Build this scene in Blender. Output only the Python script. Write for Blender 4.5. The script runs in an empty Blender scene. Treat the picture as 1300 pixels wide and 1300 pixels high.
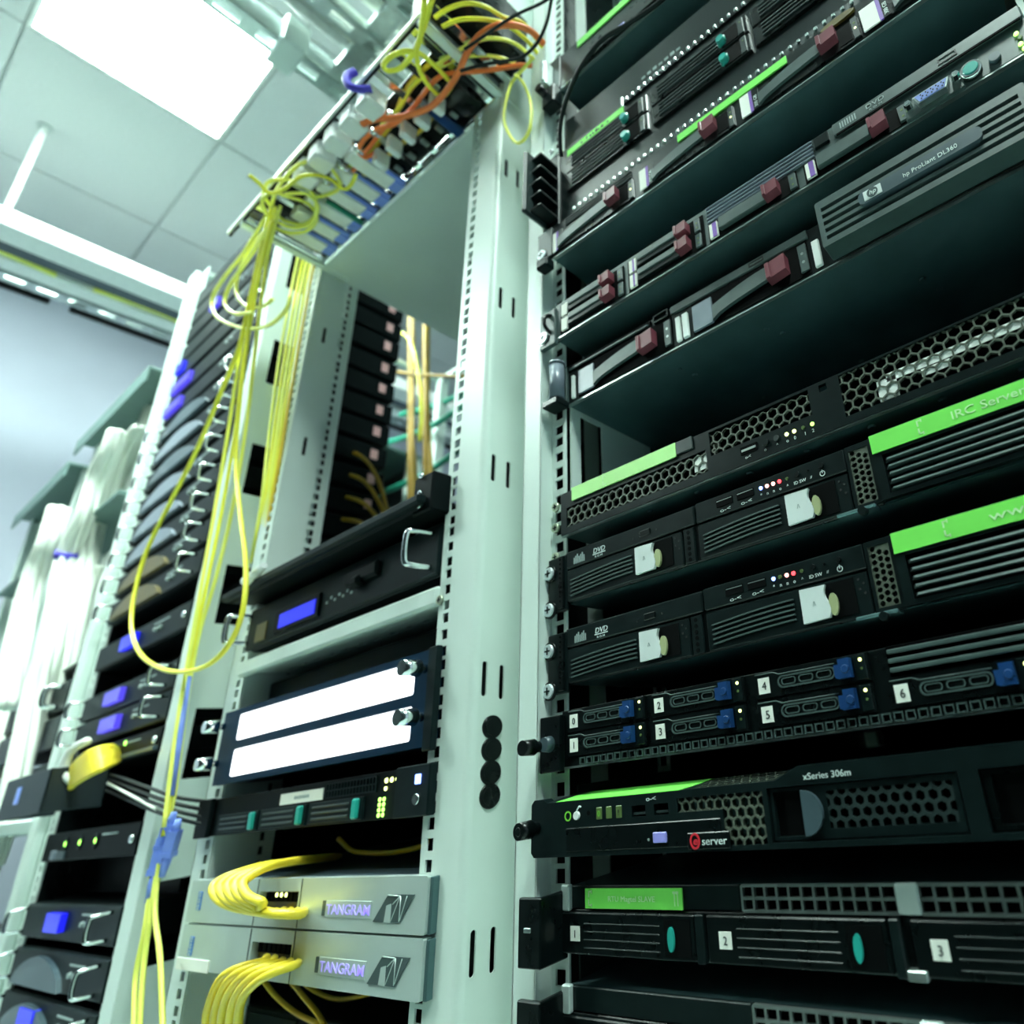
import bpy, math, random
from mathutils import Vector, Matrix
from mathutils.geometry import tessellate_polygon

random.seed(7)
SC = bpy.context.scene
COL = SC.collection

# ---------------------------------------------------------------- camera
cam_d = bpy.data.cameras.new('camera')
cam = bpy.data.objects.new('camera', cam_d)
COL.objects.link(cam)
YAW, PITCH, ROLL = -0.51719, 0.37906, -0.12826
_f = Vector((math.sin(YAW) * math.cos(PITCH), math.cos(YAW) * math.cos(PITCH), math.sin(PITCH)))
_r = Vector((math.cos(YAW), -math.sin(YAW), 0.0))
_u = _r.cross(_f)
_r2 = math.cos(ROLL) * _r + math.sin(ROLL) * _u
_u2 = -math.sin(ROLL) * _r + math.cos(ROLL) * _u
cam.matrix_world = Matrix(((_r2.x, _u2.x, -_f.x, 0.3888), (_r2.y, _u2.y, -_f.y, -0.344), (_r2.z, _u2.z, -_f.z, 0.0051), (0, 0, 0, 1)))
cam_d.sensor_fit = 'HORIZONTAL'
cam_d.sensor_width = 24.0
cam_d.lens = 14.051
cam_d.shift_x = -0.2307
cam_d.shift_y = -0.0028
cam_d.clip_start = 0.01
cam_d.dof.use_dof = True
cam_d.dof.focus_distance = 0.42
cam_d.dof.aperture_fstop = 3.2
SC.camera = cam

# ---------------------------------------------------------------- world, exposure
wd = bpy.data.worlds.new('world')
SC.world = wd
wd.use_nodes = True
wd.node_tree.nodes['Background'].inputs[0].default_value = (0.55, 0.85, 0.80, 1)
wd.node_tree.nodes['Background'].inputs[1].default_value = 0.30
SC.view_settings.view_transform = 'Standard'
SC.view_settings.look = 'None'
SC.view_settings.gamma = 1.0
SC.view_settings.use_curve_mapping = False
SC.view_settings.exposure = 2.0
LAMP_POWER = 23.0
LAMP_COLOR = (0.80, 1.0, 0.92, 1)

# ---------------------------------------------------------------- materials
MATS = {}


def mat(name, col, rough=0.5, metal=0.0, emit=0.00, vary=0.12, scale=60.0, bump=0.0, coat=0.0, spec=0.5, glow=None):
    m = bpy.data.materials.new(name)
    m.use_nodes = True
    nt = m.node_tree
    b = nt.nodes['Principled BSDF']
    b.inputs['Roughness'].default_value = rough
    b.inputs['Metallic'].default_value = metal
    b.inputs['Specular IOR Level'].default_value = spec
    b.inputs['Coat Weight'].default_value = coat
    tc = nt.nodes.new('ShaderNodeTexCoord')
    nz = nt.nodes.new('ShaderNodeTexNoise')
    nz.inputs['Scale'].default_value = scale
    nz.inputs['Detail'].default_value = 4
    nt.links.new(tc.outputs['Object'], nz.inputs['Vector'])
    rp = nt.nodes.new('ShaderNodeValToRGB')
    c = tuple(col)
    rp.color_ramp.elements[0].color = tuple(v * (1 - vary) for v in c) + (1,)
    rp.color_ramp.elements[1].color = tuple(min(1, v * (1 + vary)) for v in c) + (1,)
    rp.color_ramp.elements[0].position = 0.3
    rp.color_ramp.elements[1].position = 0.7
    nt.links.new(nz.outputs['Fac'], rp.inputs['Fac'])
    nt.links.new(rp.outputs['Color'], b.inputs['Base Color'])
    mr = nt.nodes.new('ShaderNodeMapRange')
    mr.inputs['To Min'].default_value = max(0.02, rough - 0.03)
    mr.inputs['To Max'].default_value = min(1, rough + 0.03)
    nt.links.new(nz.outputs['Fac'], mr.inputs['Value'])
    nt.links.new(mr.outputs['Result'], b.inputs['Roughness'])
    if bump:
        bp = nt.nodes.new('ShaderNodeBump')
        bp.inputs['Strength'].default_value = bump
        bp.inputs['Distance'].default_value = 0.002
        nt.links.new(nz.outputs['Fac'], bp.inputs['Height'])
        nt.links.new(bp.outputs['Normal'], b.inputs['Normal'])
    if emit:
        b.inputs['Emission Color'].default_value = tuple(glow or c) + (1,)
        b.inputs['Emission Strength'].default_value = emit
    MATS[name] = m
    return m


mat('post', (0.70, 0.81, 0.755), 0.38, vary=0.04, scale=9)
mat('ceiling_tile', (0.56, 0.60, 0.595), 0.9, vary=0.03, scale=120, bump=0.2)
mat('grid_metal', (0.48,0.54,0.53), 0.5, vary=0.03)
mat('wall_paint', (0.52, 0.545, 0.64), 0.8, vary=0.03, scale=6)
mat('floor_vinyl', (0.58, 0.74, 0.69), 0.4, vary=0.1, scale=12)
mat('black', (0.0016, 0.0040, 0.0042), 0.28, vary=0.25, scale=90, spec=0.35)
mat('deep', (0.0006, 0.0014, 0.0016), 0.85, vary=0.2, spec=0.08)  # near-black that paints the shade inside pockets, slots and vents
mat('charcoal', (0.0045, 0.0105, 0.0108), 0.30, vary=0.2, scale=120, spec=0.28)
mat('bezel', (0.013, 0.027, 0.027), 0.45, vary=0.12, scale=140)
mat('device_face', (0.0055, 0.0125, 0.0135), 0.45, vary=0.2, scale=120, spec=0.10)
mat('device_black', (0.0022, 0.0050, 0.0055), 0.5, vary=0.2, scale=90, spec=0.08)
mat('gold_cable', (1.0, 0.76, 0.05), 0.38, vary=0.06, scale=30)
mat('hp_grey', (0.050, 0.082, 0.079), 0.42, vary=0.1, scale=140)
mat('vent_grey', (0.085, 0.105, 0.080), 0.45, vary=0.12, scale=90)
mat('screw_metal', (0.74, 0.82, 0.84), 0.3, metal=0.35, vary=0.1)
mat('amber_shaded', (0.36, 0.22, 0.012), 0.45, vary=0.15, scale=30)  # darker copy of the amber cable, rear shade put into its colour
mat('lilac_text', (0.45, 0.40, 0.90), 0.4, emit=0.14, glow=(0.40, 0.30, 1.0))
mat('led_dim', (0.05, 0.20, 0.02), 0.4, emit=0.08, glow=(0.25, 1.0, 0.08))
mat('chassis', (0.13, 0.235, 0.245), 0.33, metal=0.65, vary=0.25, scale=14)
mat('steel', (0.52, 0.60, 0.58), 0.30, metal=0.9, vary=0.1)
mat('chrome', (0.78, 0.84, 0.83), 0.14, metal=1.0, vary=0.05)
mat('zinc', (0.60, 0.66, 0.50), 0.32, metal=0.85, vary=0.2)
mat('silver_face', (0.55, 0.65, 0.62), 0.36, metal=0.35, vary=0.04, scale=20)
mat('white_plastic', (0.86,0.90,0.87), 0.45, vary=0.04)
mat('white_tab', (0.72, 0.78, 0.77), 0.4, vary=0.04)
mat('paper', (0.86, 0.87, 0.80), 0.7, vary=0.03)
mat('green_tape', (0.22, 0.86, 0.12), 0.45, vary=0.05, scale=40)
mat('pale_green_tape', (0.48, 0.90, 0.30), 0.45, vary=0.05, scale=40)
mat('tape_ink', (0.62, 0.95, 0.50), 0.5, vary=0.03)
mat('ink', (0.015, 0.02, 0.02), 0.6)
mat('print', (0.70, 0.80, 0.78), 0.5, vary=0.03)
mat('print_dim', (0.30, 0.38, 0.37), 0.5, vary=0.03)
mat('maroon', (0.20,0.05,0.068), 0.33, vary=0.12)
mat('teal_lens', (0.02, 0.36, 0.30), 0.3, vary=0.08)
mat('olive_lens', (0.42, 0.46, 0.24), 0.35, vary=0.06)
mat('blue_latch', (0.010,0.05,0.17), 0.3, vary=0.15)
mat('violet', (0.20, 0.08, 0.42), 0.5)
mat('lilac', (0.34, 0.32, 0.85), 0.4)
mat('vga_blue', (0.16, 0.24, 0.62), 0.4)
mat('logo_red', (0.70, 0.03, 0.05), 0.4)
mat('logo_blue', (0.05, 0.22, 0.62), 0.4)
mat('logo_ink', (0.05, 0.08, 0.08), 0.4)
mat('gold_face', (0.12,0.09,0.015), 0.4, vary=0.2)
mat('slate_face', (0.055,0.088,0.105), 0.35, vary=0.1)
mat('lavender_face', (0.20,0.24,0.29), 0.35, vary=0.08)
mat('slate_cover', (0.012,0.024,0.030), 0.5, vary=0.08)
mat('yellow_cable', (1.0, 0.92, 0.07), 0.38, vary=0.08, scale=30)
mat('amber_cable', (0.85,0.58,0.03), 0.38, vary=0.1, scale=30)
mat('lime_cable', (0.95,1.0,0.18), 0.38, vary=0.06, scale=30)
mat('orange_cable', (1.0,0.22,0.05), 0.38, vary=0.08, scale=30)
mat('green_cable', (0.02, 0.30, 0.20), 0.4)
mat('black_cable', (0.006, 0.012, 0.012), 0.55, spec=0.3)
mat('white_cable', (0.76, 0.80, 0.72), 0.5, vary=0.06, scale=25)
mat('grey_cable', (0.46, 0.50, 0.50), 0.5)
mat('blue_plug', (0.24,0.36,0.95), 0.35, vary=0.1)
mat('blue_strap', (0.08, 0.06, 0.55), 0.5)
mat('pink_tag', (0.62, 0.36, 0.36), 0.5)
mat('hood', (0.13,0.22,0.20), 0.5, vary=0.06)
mat('panel_blue', (0.003, 0.022, 0.050), 0.4, vary=0.1, spec=0.08)
mat('led_green', (0.35, 1.0, 0.12), 0.4, emit=0.96, vary=0)
mat('led_yellow', (0.85, 1.0, 0.30), 0.4, emit=0.96, vary=0)
mat('led_red', (1.0, 0.04, 0.05), 0.4, emit=1.28, vary=0)
mat('led_hot', (1.0, 0.30, 0.25), 0.4, emit=1.60, vary=0)
mat('led_blue', (0.15, 0.25, 1.0), 0.4, emit=1.60, vary=0)
mat('led_off', (0.10, 0.16, 0.05), 0.3)
mat('lcd_blue', (0.004, 0.004, 0.10), 0.3, emit=0.30, vary=0.25, scale=300, glow=(0.012, 0.016, 0.95))
mat('lcd_lilac', (0.02, 0.016, 0.12), 0.3, emit=0.25, vary=0.3, scale=400, glow=(0.10, 0.075, 0.92))
mat('backlight', (0.92, 0.96, 1.0), 0.4, emit=0.83, vary=0)
mat('lamp', LAMP_COLOR[:3], 0.5, emit=LAMP_POWER, vary=0)


# ---------------------------------------------------------------- mesh builder (millimetres)
class MB:
    def __init__(s):
        s.v, s.f, s.sm = [], [], []

    def add(s, vs, fs, smooth=False):
        o = len(s.v)
        s.v += [tuple(v) for v in vs]
        s.f += [tuple(i + o for i in f) for f in fs]
        s.sm += [smooth] * len(fs)
        return s

    def box(s, x0, x1, y0, y1, z0, z1, c=0.0):
        if c <= 0:
            v = [(x, y, z) for z in (z0, z1) for y in (y0, y1) for x in (x0, x1)]
            return s.add(v, [(0, 2, 3, 1), (4, 5, 7, 6), (0, 1, 5, 4), (2, 6, 7, 3), (0, 4, 6, 2), (1, 3, 7, 5)])
        c = min(c, (x1 - x0) * .45, (y1 - y0) * .45, (z1 - z0) * .45)
        X, Y, Z = (x0, x1), (y0, y1), (z0, z1)
        v, idx = [], {}
        for i in (0, 1):
            for j in (0, 1):
                for k in (0, 1):
                    px, py, pz = X[i], Y[j], Z[k]
                    dx, dy, dz = (c if i == 0 else -c), (c if j == 0 else -c), (c if k == 0 else -c)
                    idx[i, j, k] = len(v)
                    v += [(px, py + dy, pz + dz), (px + dx, py, pz + dz), (px + dx, py + dy, pz)]
        F = []

        def g(i, j, k, a): return idx[i, j, k] + a
        for i, flip in ((0, 1), (1, 0)):
            q = [g(i, 0, 0, 0), g(i, 1, 0, 0), g(i, 1, 1, 0), g(i, 0, 1, 0)]
            F.append(q[::-1] if flip else q)
            q = [g(0, i, 0, 1), g(1, i, 0, 1), g(1, i, 1, 1), g(0, i, 1, 1)]
            F.append(q if flip else q[::-1])
            q = [g(0, 0, i, 2), g(1, 0, i, 2), g(1, 1, i, 2), g(0, 1, i, 2)]
            F.append(q[::-1] if flip else q)
        for a in (0, 1):
            for b in (0, 1):
                F.append([g(0, a, b, 1), g(1, a, b, 1), g(1, a, b, 2), g(0, a, b, 2)][::1 if a == b else -1][::-1 if a == 0 else -1])
                F.append([g(a, 0, b, 0), g(a, 1, b, 0), g(a, 1, b, 2), g(a, 0, b, 2)])
                F.append([g(a, b, 0, 0), g(a, b, 1, 0), g(a, b, 1, 1), g(a, b, 0, 1)])
        for i in (0, 1):
            for j in (0, 1):
                for k in (0, 1):
                    F.append([g(i, j, k, 0), g(i, j, k, 1), g(i, j, k, 2)])
        ctr = Vector(((x0 + x1) / 2, (y0 + y1) / 2, (z0 + z1) / 2))
        out = []
        for q in F:
            p = [Vector(v[i]) for i in q]
            n = (p[1] - p[0]).cross(p[2] - p[0])
            m = sum(p, Vector()) / len(p)
            out.append(tuple(q) if n.dot(m - ctr) > 0 else tuple(q[::-1]))
        return s.add(v, out)

    def cyl(s, p0, p1, r0, r1=None, n=14, smooth=True):
        r1 = r0 if r1 is None else r1
        p0, p1 = Vector(p0), Vector(p1)
        d = (p1 - p0).normalized()
        a = d.cross(Vector((0, 0, 1)) if abs(d.z) < .9 else Vector((1, 0, 0))).normalized()
        b = d.cross(a)
        v = []
        for p, r in ((p0, r0), (p1, r1)):
            for i in range(n):
                t = 2 * math.pi * i / n
                v.append(p + (a * math.cos(t) + b * math.sin(t)) * r)
        s.add(v, [(i, (i + 1) % n, n + (i + 1) % n, n + i) for i in range(n)], smooth)
        o = len(s.v) - 2 * n
        s.f += [tuple(o + i for i in range(n))[::-1], tuple(o + n + i for i in range(n))]
        s.sm += [False, False]
        return s

    def tube(s, pts, r, n=8, sub=6, closed=False):
        P = [Vector(p) for p in pts]
        if sub > 1 and len(P) > 2:
            Q = []
            m = len(P)
            for i in range(m - 1):
                p0, p1, p2, p3 = P[max(i - 1, 0)], P[i], P[i + 1], P[min(i + 2, m - 1)]
                for k in range(sub):
                    t = k / sub
                    Q.append(.5 * ((2 * p1) + (p2 - p0) * t + (2 * p0 - 5 * p1 + 4 * p2 - p3) * t * t + (3 * p1 - p0 - 3 * p2 + p3) * t ** 3))
            Q.append(P[-1])
            P = Q
        v, nn = [], None
        for i, p in enumerate(P):
            d = (P[min(i + 1, len(P) - 1)] - P[max(i - 1, 0)])
            d = d.normalized() if d.length > 1e-9 else Vector((0, 0, 1))
            if nn is None:
                nn = d.cross(Vector((0.3, 0.2, 1))).normalized()
            nn = (nn - d * nn.dot(d)).normalized()
            b = d.cross(nn)
            for k in range(n):
                t = 2 * math.pi * k / n
                v.append(p + (nn * math.cos(t) + b * math.sin(t)) * r)
        fs = [(i * n + k, i * n + (k + 1) % n, (i + 1) * n + (k + 1) % n, (i + 1) * n + k) for i in range(len(P) - 1) for k in range(n)]
        fs += [tuple(range(n))[::-1], tuple((len(P) - 1) * n + k for k in range(n))]
        return s.add(v, fs, True)

    def plate(s, outer, holes, y0, y1, mp=None):
        """polygon in (x, z) with holes, thickness y0..y1; mp maps (x, y, z)"""
        loops = [list(outer)] + [list(h) for h in holes]
        tri = tessellate_polygon([[Vector((a, b, 0)) for a, b in l] for l in loops])
        flat = [p for l in loops for p in l]
        n = len(flat)
        mp = mp or (lambda a, b, c: (a, b, c))
        v = [mp(a, y0, b) for a, b in flat] + [mp(a, y1, b) for a, b in flat]
        fs = []
        for t in tri:
            fs += [tuple(t), tuple(i + n for i in t[::-1])]
        o = 0
        for l in loops:
            k = len(l)
            fs += [(o + i, o + (i + 1) % k, n + o + (i + 1) % k, n + o + i) for i in range(k)]
            o += k
        return s.add(v, fs)

    def prism(s, poly, y0, y1, mp=None):
        return s.plate(poly, [], y0, y1, mp)

    def hexmesh(s, x0, x1, z0, z1, pitch, bar, y0, y1):
        """honeycomb lattice of open cells (walls only) clipped to whole cells inside the rectangle"""
        R = pitch / math.sqrt(3)
        ri = (pitch - bar) / math.sqrt(3)
        row = 0
        z = z0 + R * .5
        while z < z1:
            x = x0 + (pitch / 2 if row % 2 else 0)
            while x < x1 + pitch * .4:
                vs = []
                for r, y in ((R, y0), (ri, y0), (ri, y1)):
                    for k in range(6):
                        t = math.pi / 6 + k * math.pi / 3
                        vs.append((min(max(x + r * math.cos(t), x0), x1), y, min(max(z + r * math.sin(t), z0), z1)))
                fs = []
                for k in range(6):
                    j = (k + 1) % 6
                    fs += [(k, j, 6 + j, 6 + k), (6 + k, 6 + j, 12 + j, 12 + k)]
                s.add(vs, fs)
                x += pitch
            z += R * 1.5
            row += 1
        return s

    def gridmesh(s, x0, x1, z0, z1, nx, nz, bar, y0, y1):
        for i in range(nx + 1):
            x = x0 + (x1 - x0) * i / nx
            s.box(x - bar / 2, x + bar / 2, y0, y1, z0, z1)
        for j in range(nz + 1):
            z = z0 + (z1 - z0) * j / nz
            s.box(x0, x1, y0 + .1, y1, z - bar / 2, z + bar / 2)
        return s

    def strip(s, x0, x1, hx0, hx1, zs, z0, z1, t, mp):
        """perforated strip: columns split at the hole, rows at (za, zb) holes; mp(a, t, z) places it"""
        rows = [z0]
        for a, b in zs:
            rows += [a, b]
        rows.append(z1)
        xs = [x0, hx0, hx1, x1]
        hole = [False] + [r % 2 == 0 for r in range(len(rows) - 2)]
        for r in range(len(rows) - 1):
            isrow = (r % 2 == 1)
            for c in range(3):
                if isrow and c == 1:
                    a, b, u, w = xs[1], xs[2], rows[r], rows[r + 1]
                    for p, q in (((a, u), (b, u)), ((b, u), (b, w)), ((b, w), (a, w)), ((a, w), (a, u))):
                        s.add([mp(p[0], 0, p[1]), mp(q[0], 0, q[1]), mp(q[0], t, q[1]), mp(p[0], t, p[1])], [(0, 1, 2, 3)])
                    continue
                a, b, u, w = xs[c], xs[c + 1], rows[r], rows[r + 1]
                for y in (0, t):
                    s.add([mp(a, y, u), mp(b, y, u), mp(b, y, w), mp(a, y, w)], [(0, 1, 2, 3)])
        for p, q in (((x0, z0), (x0, z1)), ((x1, z0), (x1, z1))):
            s.add([mp(p[0], 0, p[1]), mp(q[0], 0, q[1]), mp(q[0], t, q[1]), mp(p[0], t, p[1])], [(0, 1, 2, 3)])
        return s

    def mesh(s, name):
        me = bpy.data.meshes.new(name)
        me.from_pydata([(a * .001, b * .001, c * .001) for a, b, c in s.v], [], s.f)
        me.polygons.foreach_set('use_smooth', s.sm)
        me.update()
        return me


def rr(x0, x1, z0, z1, r, n=4):
    """rounded rectangle outline"""
    pts = []
    for cx, cz, a0 in ((x1 - r, z1 - r, 0), (x0 + r, z1 - r, 90), (x0 + r, z0 + r, 180), (x1 - r, z0 + r, 270)):
        for i in range(n + 1):
            t = math.radians(a0 + 90 * i / n)
            pts.append((cx + r * math.cos(t), cz + r * math.sin(t)))
    return pts


def circ(x, z, r, n=14):
    return [(x + r * math.cos(2 * math.pi * i / n), z + r * math.sin(2 * math.pi * i / n)) for i in range(n)]


def rect(x0, x1, z0, z1):
    return [(x0, z0), (x1, z0), (x1, z1), (x0, z1)]


def link(name, me, m, parent=None, label=None, kind=None):
    o = bpy.data.objects.new(name, me)
    if m:
        me.materials.clear()
        me.materials.append(MATS[m])
    COL.objects.link(o)
    o.parent = parent
    if label:
        o['label'] = label
    if kind:
        o['kind'] = kind
    return o


def tag(o, label, cat, group=None):
    o['label'] = label
    o['category'] = cat
    if group:
        o['group'] = group
    return o


class Thing:
    def __init__(s, name, label, cat, loc, group=None):
        s.o = bpy.data.objects.new(name, None)
        s.o.empty_display_size = 0.02
        s.o.location = loc
        COL.objects.link(s.o)
        tag(s.o, label, cat, group)

    def part(s, name, mb, m, parent=None, label=None, kind=None):
        return link(name, mb.mesh(name), m, parent or s.o, label, kind)

    def same(s, name, me, m, at, parent=None):
        o = link(name, me, m, parent or s.o)
        o.location = tuple(v * .001 for v in at)
        return o

    def box(s, name, m, x0, x1, y0, y1, z0, z1, c=0.0, parent=None, label=None):
        return s.part(name, MB().box(x0, x1, y0, y1, z0, z1, c), m, parent, label)

    def text(s, name, body, m, x, y, z, size, w=None, parent=None, shear=0.0, rot=0.0, bold=0.0):
        me = text_mesh(body, size, w, shear, rot, bold)
        o = link(name, me, m, parent or s.o)
        o.location = (x * .001, y * .001, z * .001)
        return o


def text_mesh(body, size, w=None, shear=0.0, rot=0.0, bold=0.0):
    cu = bpy.data.curves.new('lettering', 'FONT')
    cu.body = body
    cu.size = size * .001
    cu.extrude = 0.00012
    cu.shear = shear
    cu.offset = bold * .001
    cu.resolution_u = 3
    t = bpy.data.objects.new('lettering', cu)
    COL.objects.link(t)
    bpy.context.view_layer.update()
    me = bpy.data.meshes.new_from_object(t.evaluated_get(bpy.context.evaluated_depsgraph_get()))
    bpy.data.objects.remove(t)
    bpy.data.curves.remove(cu)
    xs = [v.co.x for v in me.vertices]
    k = 1.0
    if w and xs and max(xs) - min(xs) > 0:
        k = w * .001 / (max(xs) - min(xs))
    c, sn = math.cos(rot), math.sin(rot)
    for v in me.vertices:
        a, b = v.co.x * k, v.co.y
        v.co = Vector((a * c - b * sn, -v.co.z, a * sn + b * c))
    me.update()
    return me


U0 = 0.0105        # x of a server's left side in the near rack
NEAR = 'servers in the near rack'

# ================================================================ the room
CZ = 2.255          # ceiling height above the eye line (z = 0 is the camera's level)
FZ = -1.0           # floor


def struct(name, mb, m, parent=None):
    o = link(name, mb.mesh(name), m, parent)
    if parent is None:
        o['kind'] = 'structure'
    return o


struct('floor', MB().box(-3200, 2600, -2600, 2300, FZ * 1000 - 60, FZ * 1000), 'floor_vinyl')
struct('wall_left', MB().box(-3260, -3200, -2600, 2300, FZ * 1000, CZ * 1000 + 60), 'wall_paint')
struct('wall_back', MB().box(-3200, 2600, 2300, 2360, FZ * 1000, CZ * 1000 + 60), 'wall_paint')
struct('wall_front', MB().box(-3200, 2600, -2660, -2600, FZ * 1000, CZ * 1000 + 60), 'wall_paint')
struct('wall_right', MB().box(2600, 2660, -2600, 2300, FZ * 1000, CZ * 1000 + 60), 'wall_paint')
ceil = struct('ceiling', MB().box(-3200, 2600, -2600, 2300, CZ * 1000 + 12, CZ * 1000 + 60), 'grid_metal')
TX, TY = 0.601, 0.468
tile_me = MB().box(3, 598, 3, 465, 0, 12, 2).mesh('ceiling_tile')
SX, SY = -1.818, 0.052 - TY       # corner of the lamp cell in view
lamp_cells = {(0, 0): 'square ceiling lamp panel above the cabling, the one in view',
              (1, -1): 'unseen ceiling lamp panel added to light the racks from the left',
              (4, -1): 'unseen ceiling lamp panel added to brighten the near rack from the right',
              (-1, -3): 'unseen ceiling lamp panel added to brighten the far left side'}  # all but the panel in view are added to shape the light
for i in range(-5, 7):
    for j in range(-4, 4):
        x, y = SX + i * TX, SY + j * TY
        if x < -3.2 or x + TX > 2.6 or y < -2.58 or y + TY > 2.3:
            continue
        if (i, j) in lamp_cells:
            t = Thing('ceiling_lamp', lamp_cells[i, j], 'ceiling lamp', (x, y, CZ))
            t.part('frame', MB().plate(rect(3, 598, 3, 465), [rect(14, 587, 14, 454)], -3, 12, lambda a, b, c: (a, c, b)), 'white_plastic')
            t.box('diffuser', 'lamp', 14, 587, 14, 454, -1, 6)
            continue
        o = link('tile', tile_me, 'ceiling_tile', ceil)
        o.location = (x, y, CZ)
# unseen dark cabinets, added behind the camera to darken reflections and bounce
for k in range(9):
    q = Thing('shade_cabinet', 'unseen black cabinet added behind the camera to darken reflections, ' + ('first', 'second', 'third', 'fourth', 'fifth', 'sixth', 'seventh', 'eighth', 'ninth')[k] + ' from the left', 'cabinet', (-3.1 + k * 0.62, -2.0, FZ), 'added cabinets behind the camera')
    q.box('body', 'black', 0, 600, 0, 850, 0, 2250, 6)
    q.box('door', 'charcoal', 12, 588, 850, 868, 60, 2220, 4)
    q.box('door_handle', 'steel', 540, 560, 868, 890, 950, 1150, 4)

# ---- overhead trays and the hanger rod
def strut(t, name, m, x0, x1, z0, z1, y0, y1, slots=True, parent=None):
    """slotted channel along y: underside plate with oblong slots and two lips"""
    mb = MB()
    zs = []
    y = y0 + 30
    while slots and y < y1 - 60:
        zs.append((y, y + 45))
        y += 75
    w = x1 - x0
    mb.strip(x0, x1, x0 + w * .28, x1 - w * .28, zs, y0, y1, 2, lambda a, b, c: (a, c, z0 + b))
    mb.box(x0, x0 + 2, y0, y1, z0, z1).box(x1 - 2, x1, y0, y1, z0, z1)
    return t.part(name, mb, m, parent)


tr = Thing('cable_tray', 'grey steel cable tray crossing under the ceiling above the cabling', 'cable tray', (0, 0, 1.6))
strut(tr, 'side_rail', 'steel', -850, -800, 0, 60, -1800, 1900)
strut(tr, 'side_rail', 'steel', -390, -340, 0, 60, -1800, 1900)
strut(tr, 'middle_rail', 'steel', -700, -655, 25, 60, -1800, 1900)
strut(tr, 'middle_rail', 'steel', -560, -520, 15, 60, -1800, 1900)
for k in range(9):
    y = -1500 + k * 380
    tr.box('rung', 'steel', -850, -340, y, y + 41, 40, 62, 2)
tr.box('clamp', 'silver_face', -868, -782, -88, -40, -12, 75, 3)
for k, (x, r, m) in enumerate(((-760, 16, 'grey_cable'), (-730, 14, 'white_cable'), (-620, 20, 'white_cable'), (-590, 12, 'grey_cable'), (-470, 18, 'grey_cable'), (-430, 14, 'white_cable'))):
    o = link('tray_cable', MB().tube([(x, -1800, 1700), (x + 8, -600, 1690), (x - 6, 300, 1695), (x, 1900, 1700)], r, 10, 5).mesh('tray_cable'), m)
    tag(o, ('thick ', 'slim ', 'thickest pale ', 'thin grey ', 'wide grey ', 'pale ')[k] + 'cable lying along the tray under the ceiling, '
        + ('by its left rail', 'second from its left rail', 'left of its middle', 'at its middle', 'right of its middle', 'by its right rail')[k], 'cable')

tl = Thing('cable_tray', 'white cable trunking and slotted rail hung before the far wall', 'cable tray', (0, 0, 1.78))
tl.box('trunking', 'white_plastic', -2235, -2135, -1700, 1700, 0, 60, 3)
strut(tl, 'inner_rail', 'slate_face', -2300, -2250, 10, 60, -1700, 1700, False)
tl.box('inner_trunking', 'white_plastic', -2385, -2320, -1700, 1700, 0, 50, 3)
strut(tl, 'slotted_rail', 'steel', -2455, -2400, 0, 50, -1700, 1700)
tl.box('gap_strip', 'black', -2490, -2475, -1700, -130, -6, 30)  # black strip put in for the dark gap past the rail
tl.box('gap_strip', 'black', -2490, -2475, -80, 1700, -6, 30)
for k in range(5):
    y = -1000 + k * 460
    tl.box('bracket', 'hood', -2480, -2240, y, y + 40, 52, 70, 2)
tl.part('rod', MB().cyl((-2189, -301, 50), (-2189, -301, 474), 9, n=12), 'white_plastic', label='white hanger rod to the ceiling')
tl.part('rod_plate', MB().cyl((-2189, -301, 468), (-2189, -301, 474), 20, n=16), 'grid_metal')
for k, (y0, y1) in enumerate(((-500, -150), (-60, 250))):
    o = link('patch_cable', MB().tube([(-2310, y0, 1790), (-2306, (y0 + y1) / 2, 1796), (-2312, y1, 1788)], 9, 8, 6).mesh('patch_cable'), 'lime_cable')
    tag(o, 'short yellow cable lying in the white trunking, ' + ('nearer the left edge' if k == 0 else 'nearer the racks'), 'cable')

# ================================================================ racks
RZ0, RZ1 = -1000, 1290


def uholes(z0, z1, h=9.5, pitch=(15.9, 15.9, 12.65), off=0.0):
    zs, z, k = [], z0 + 12 + off, 0
    while z < z1 - 12:
        zs.append((z - h / 2, z + h / 2))
        z += pitch[k % 3]
        k += 1
    return zs


FR = lambda y: (lambda a, b, c: (a, y + b, c))              # faces the aisle
SD = lambda x: (lambda a, b, c: (x + b, a, c))              # faces sideways (a runs along y)

rk = Thing('server_rack', 'pale grey rack at the right, full of black servers with green tapes', 'server rack', (0, 0, 0))
mb = MB().box(-34, -9.5, -13, -11.5, RZ0, RZ1, .6).box(-11, -9.5, -13, 1, RZ0, RZ1).box(-34, -32.5, -13, 60, RZ0, RZ1).box(-34, -9, 58.5, 60, RZ0, RZ1)
rk.part('post', mb, 'post')
rk.part('mounting_rail', MB().strip(-10.5, 8.6, -4.8, 4.8, uholes(RZ0, RZ1, off=4.6), RZ0, RZ1, 1.6, FR(0)), 'post')
rk.part('rear_rail', MB().strip(-6, 9, -3, 5, uholes(RZ0, RZ1), RZ0, RZ1, 1.6, FR(120)), 'post')
mb = MB().box(474.5, 499, -13, -11.5, RZ0, RZ1, .6).box(474.5, 476, -13, 1, RZ0, RZ1).box(497.5, 499, -13, 60, RZ0, RZ1)
rk.part('post', mb, 'post')
rk.part('mounting_rail', MB().strip(456.4, 475.5, 460.2, 469.8, uholes(RZ0, RZ1, off=4.6), RZ0, RZ1, 1.6, FR(0)), 'post')
for x in (-30, 476):
    rk.box('rear_post', 'post', x, x + 24, 690, 715, RZ0, RZ1, 2)
rk.box('rear_door', 'deep', -30, 500, 716, 720, RZ0, RZ1)
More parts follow.
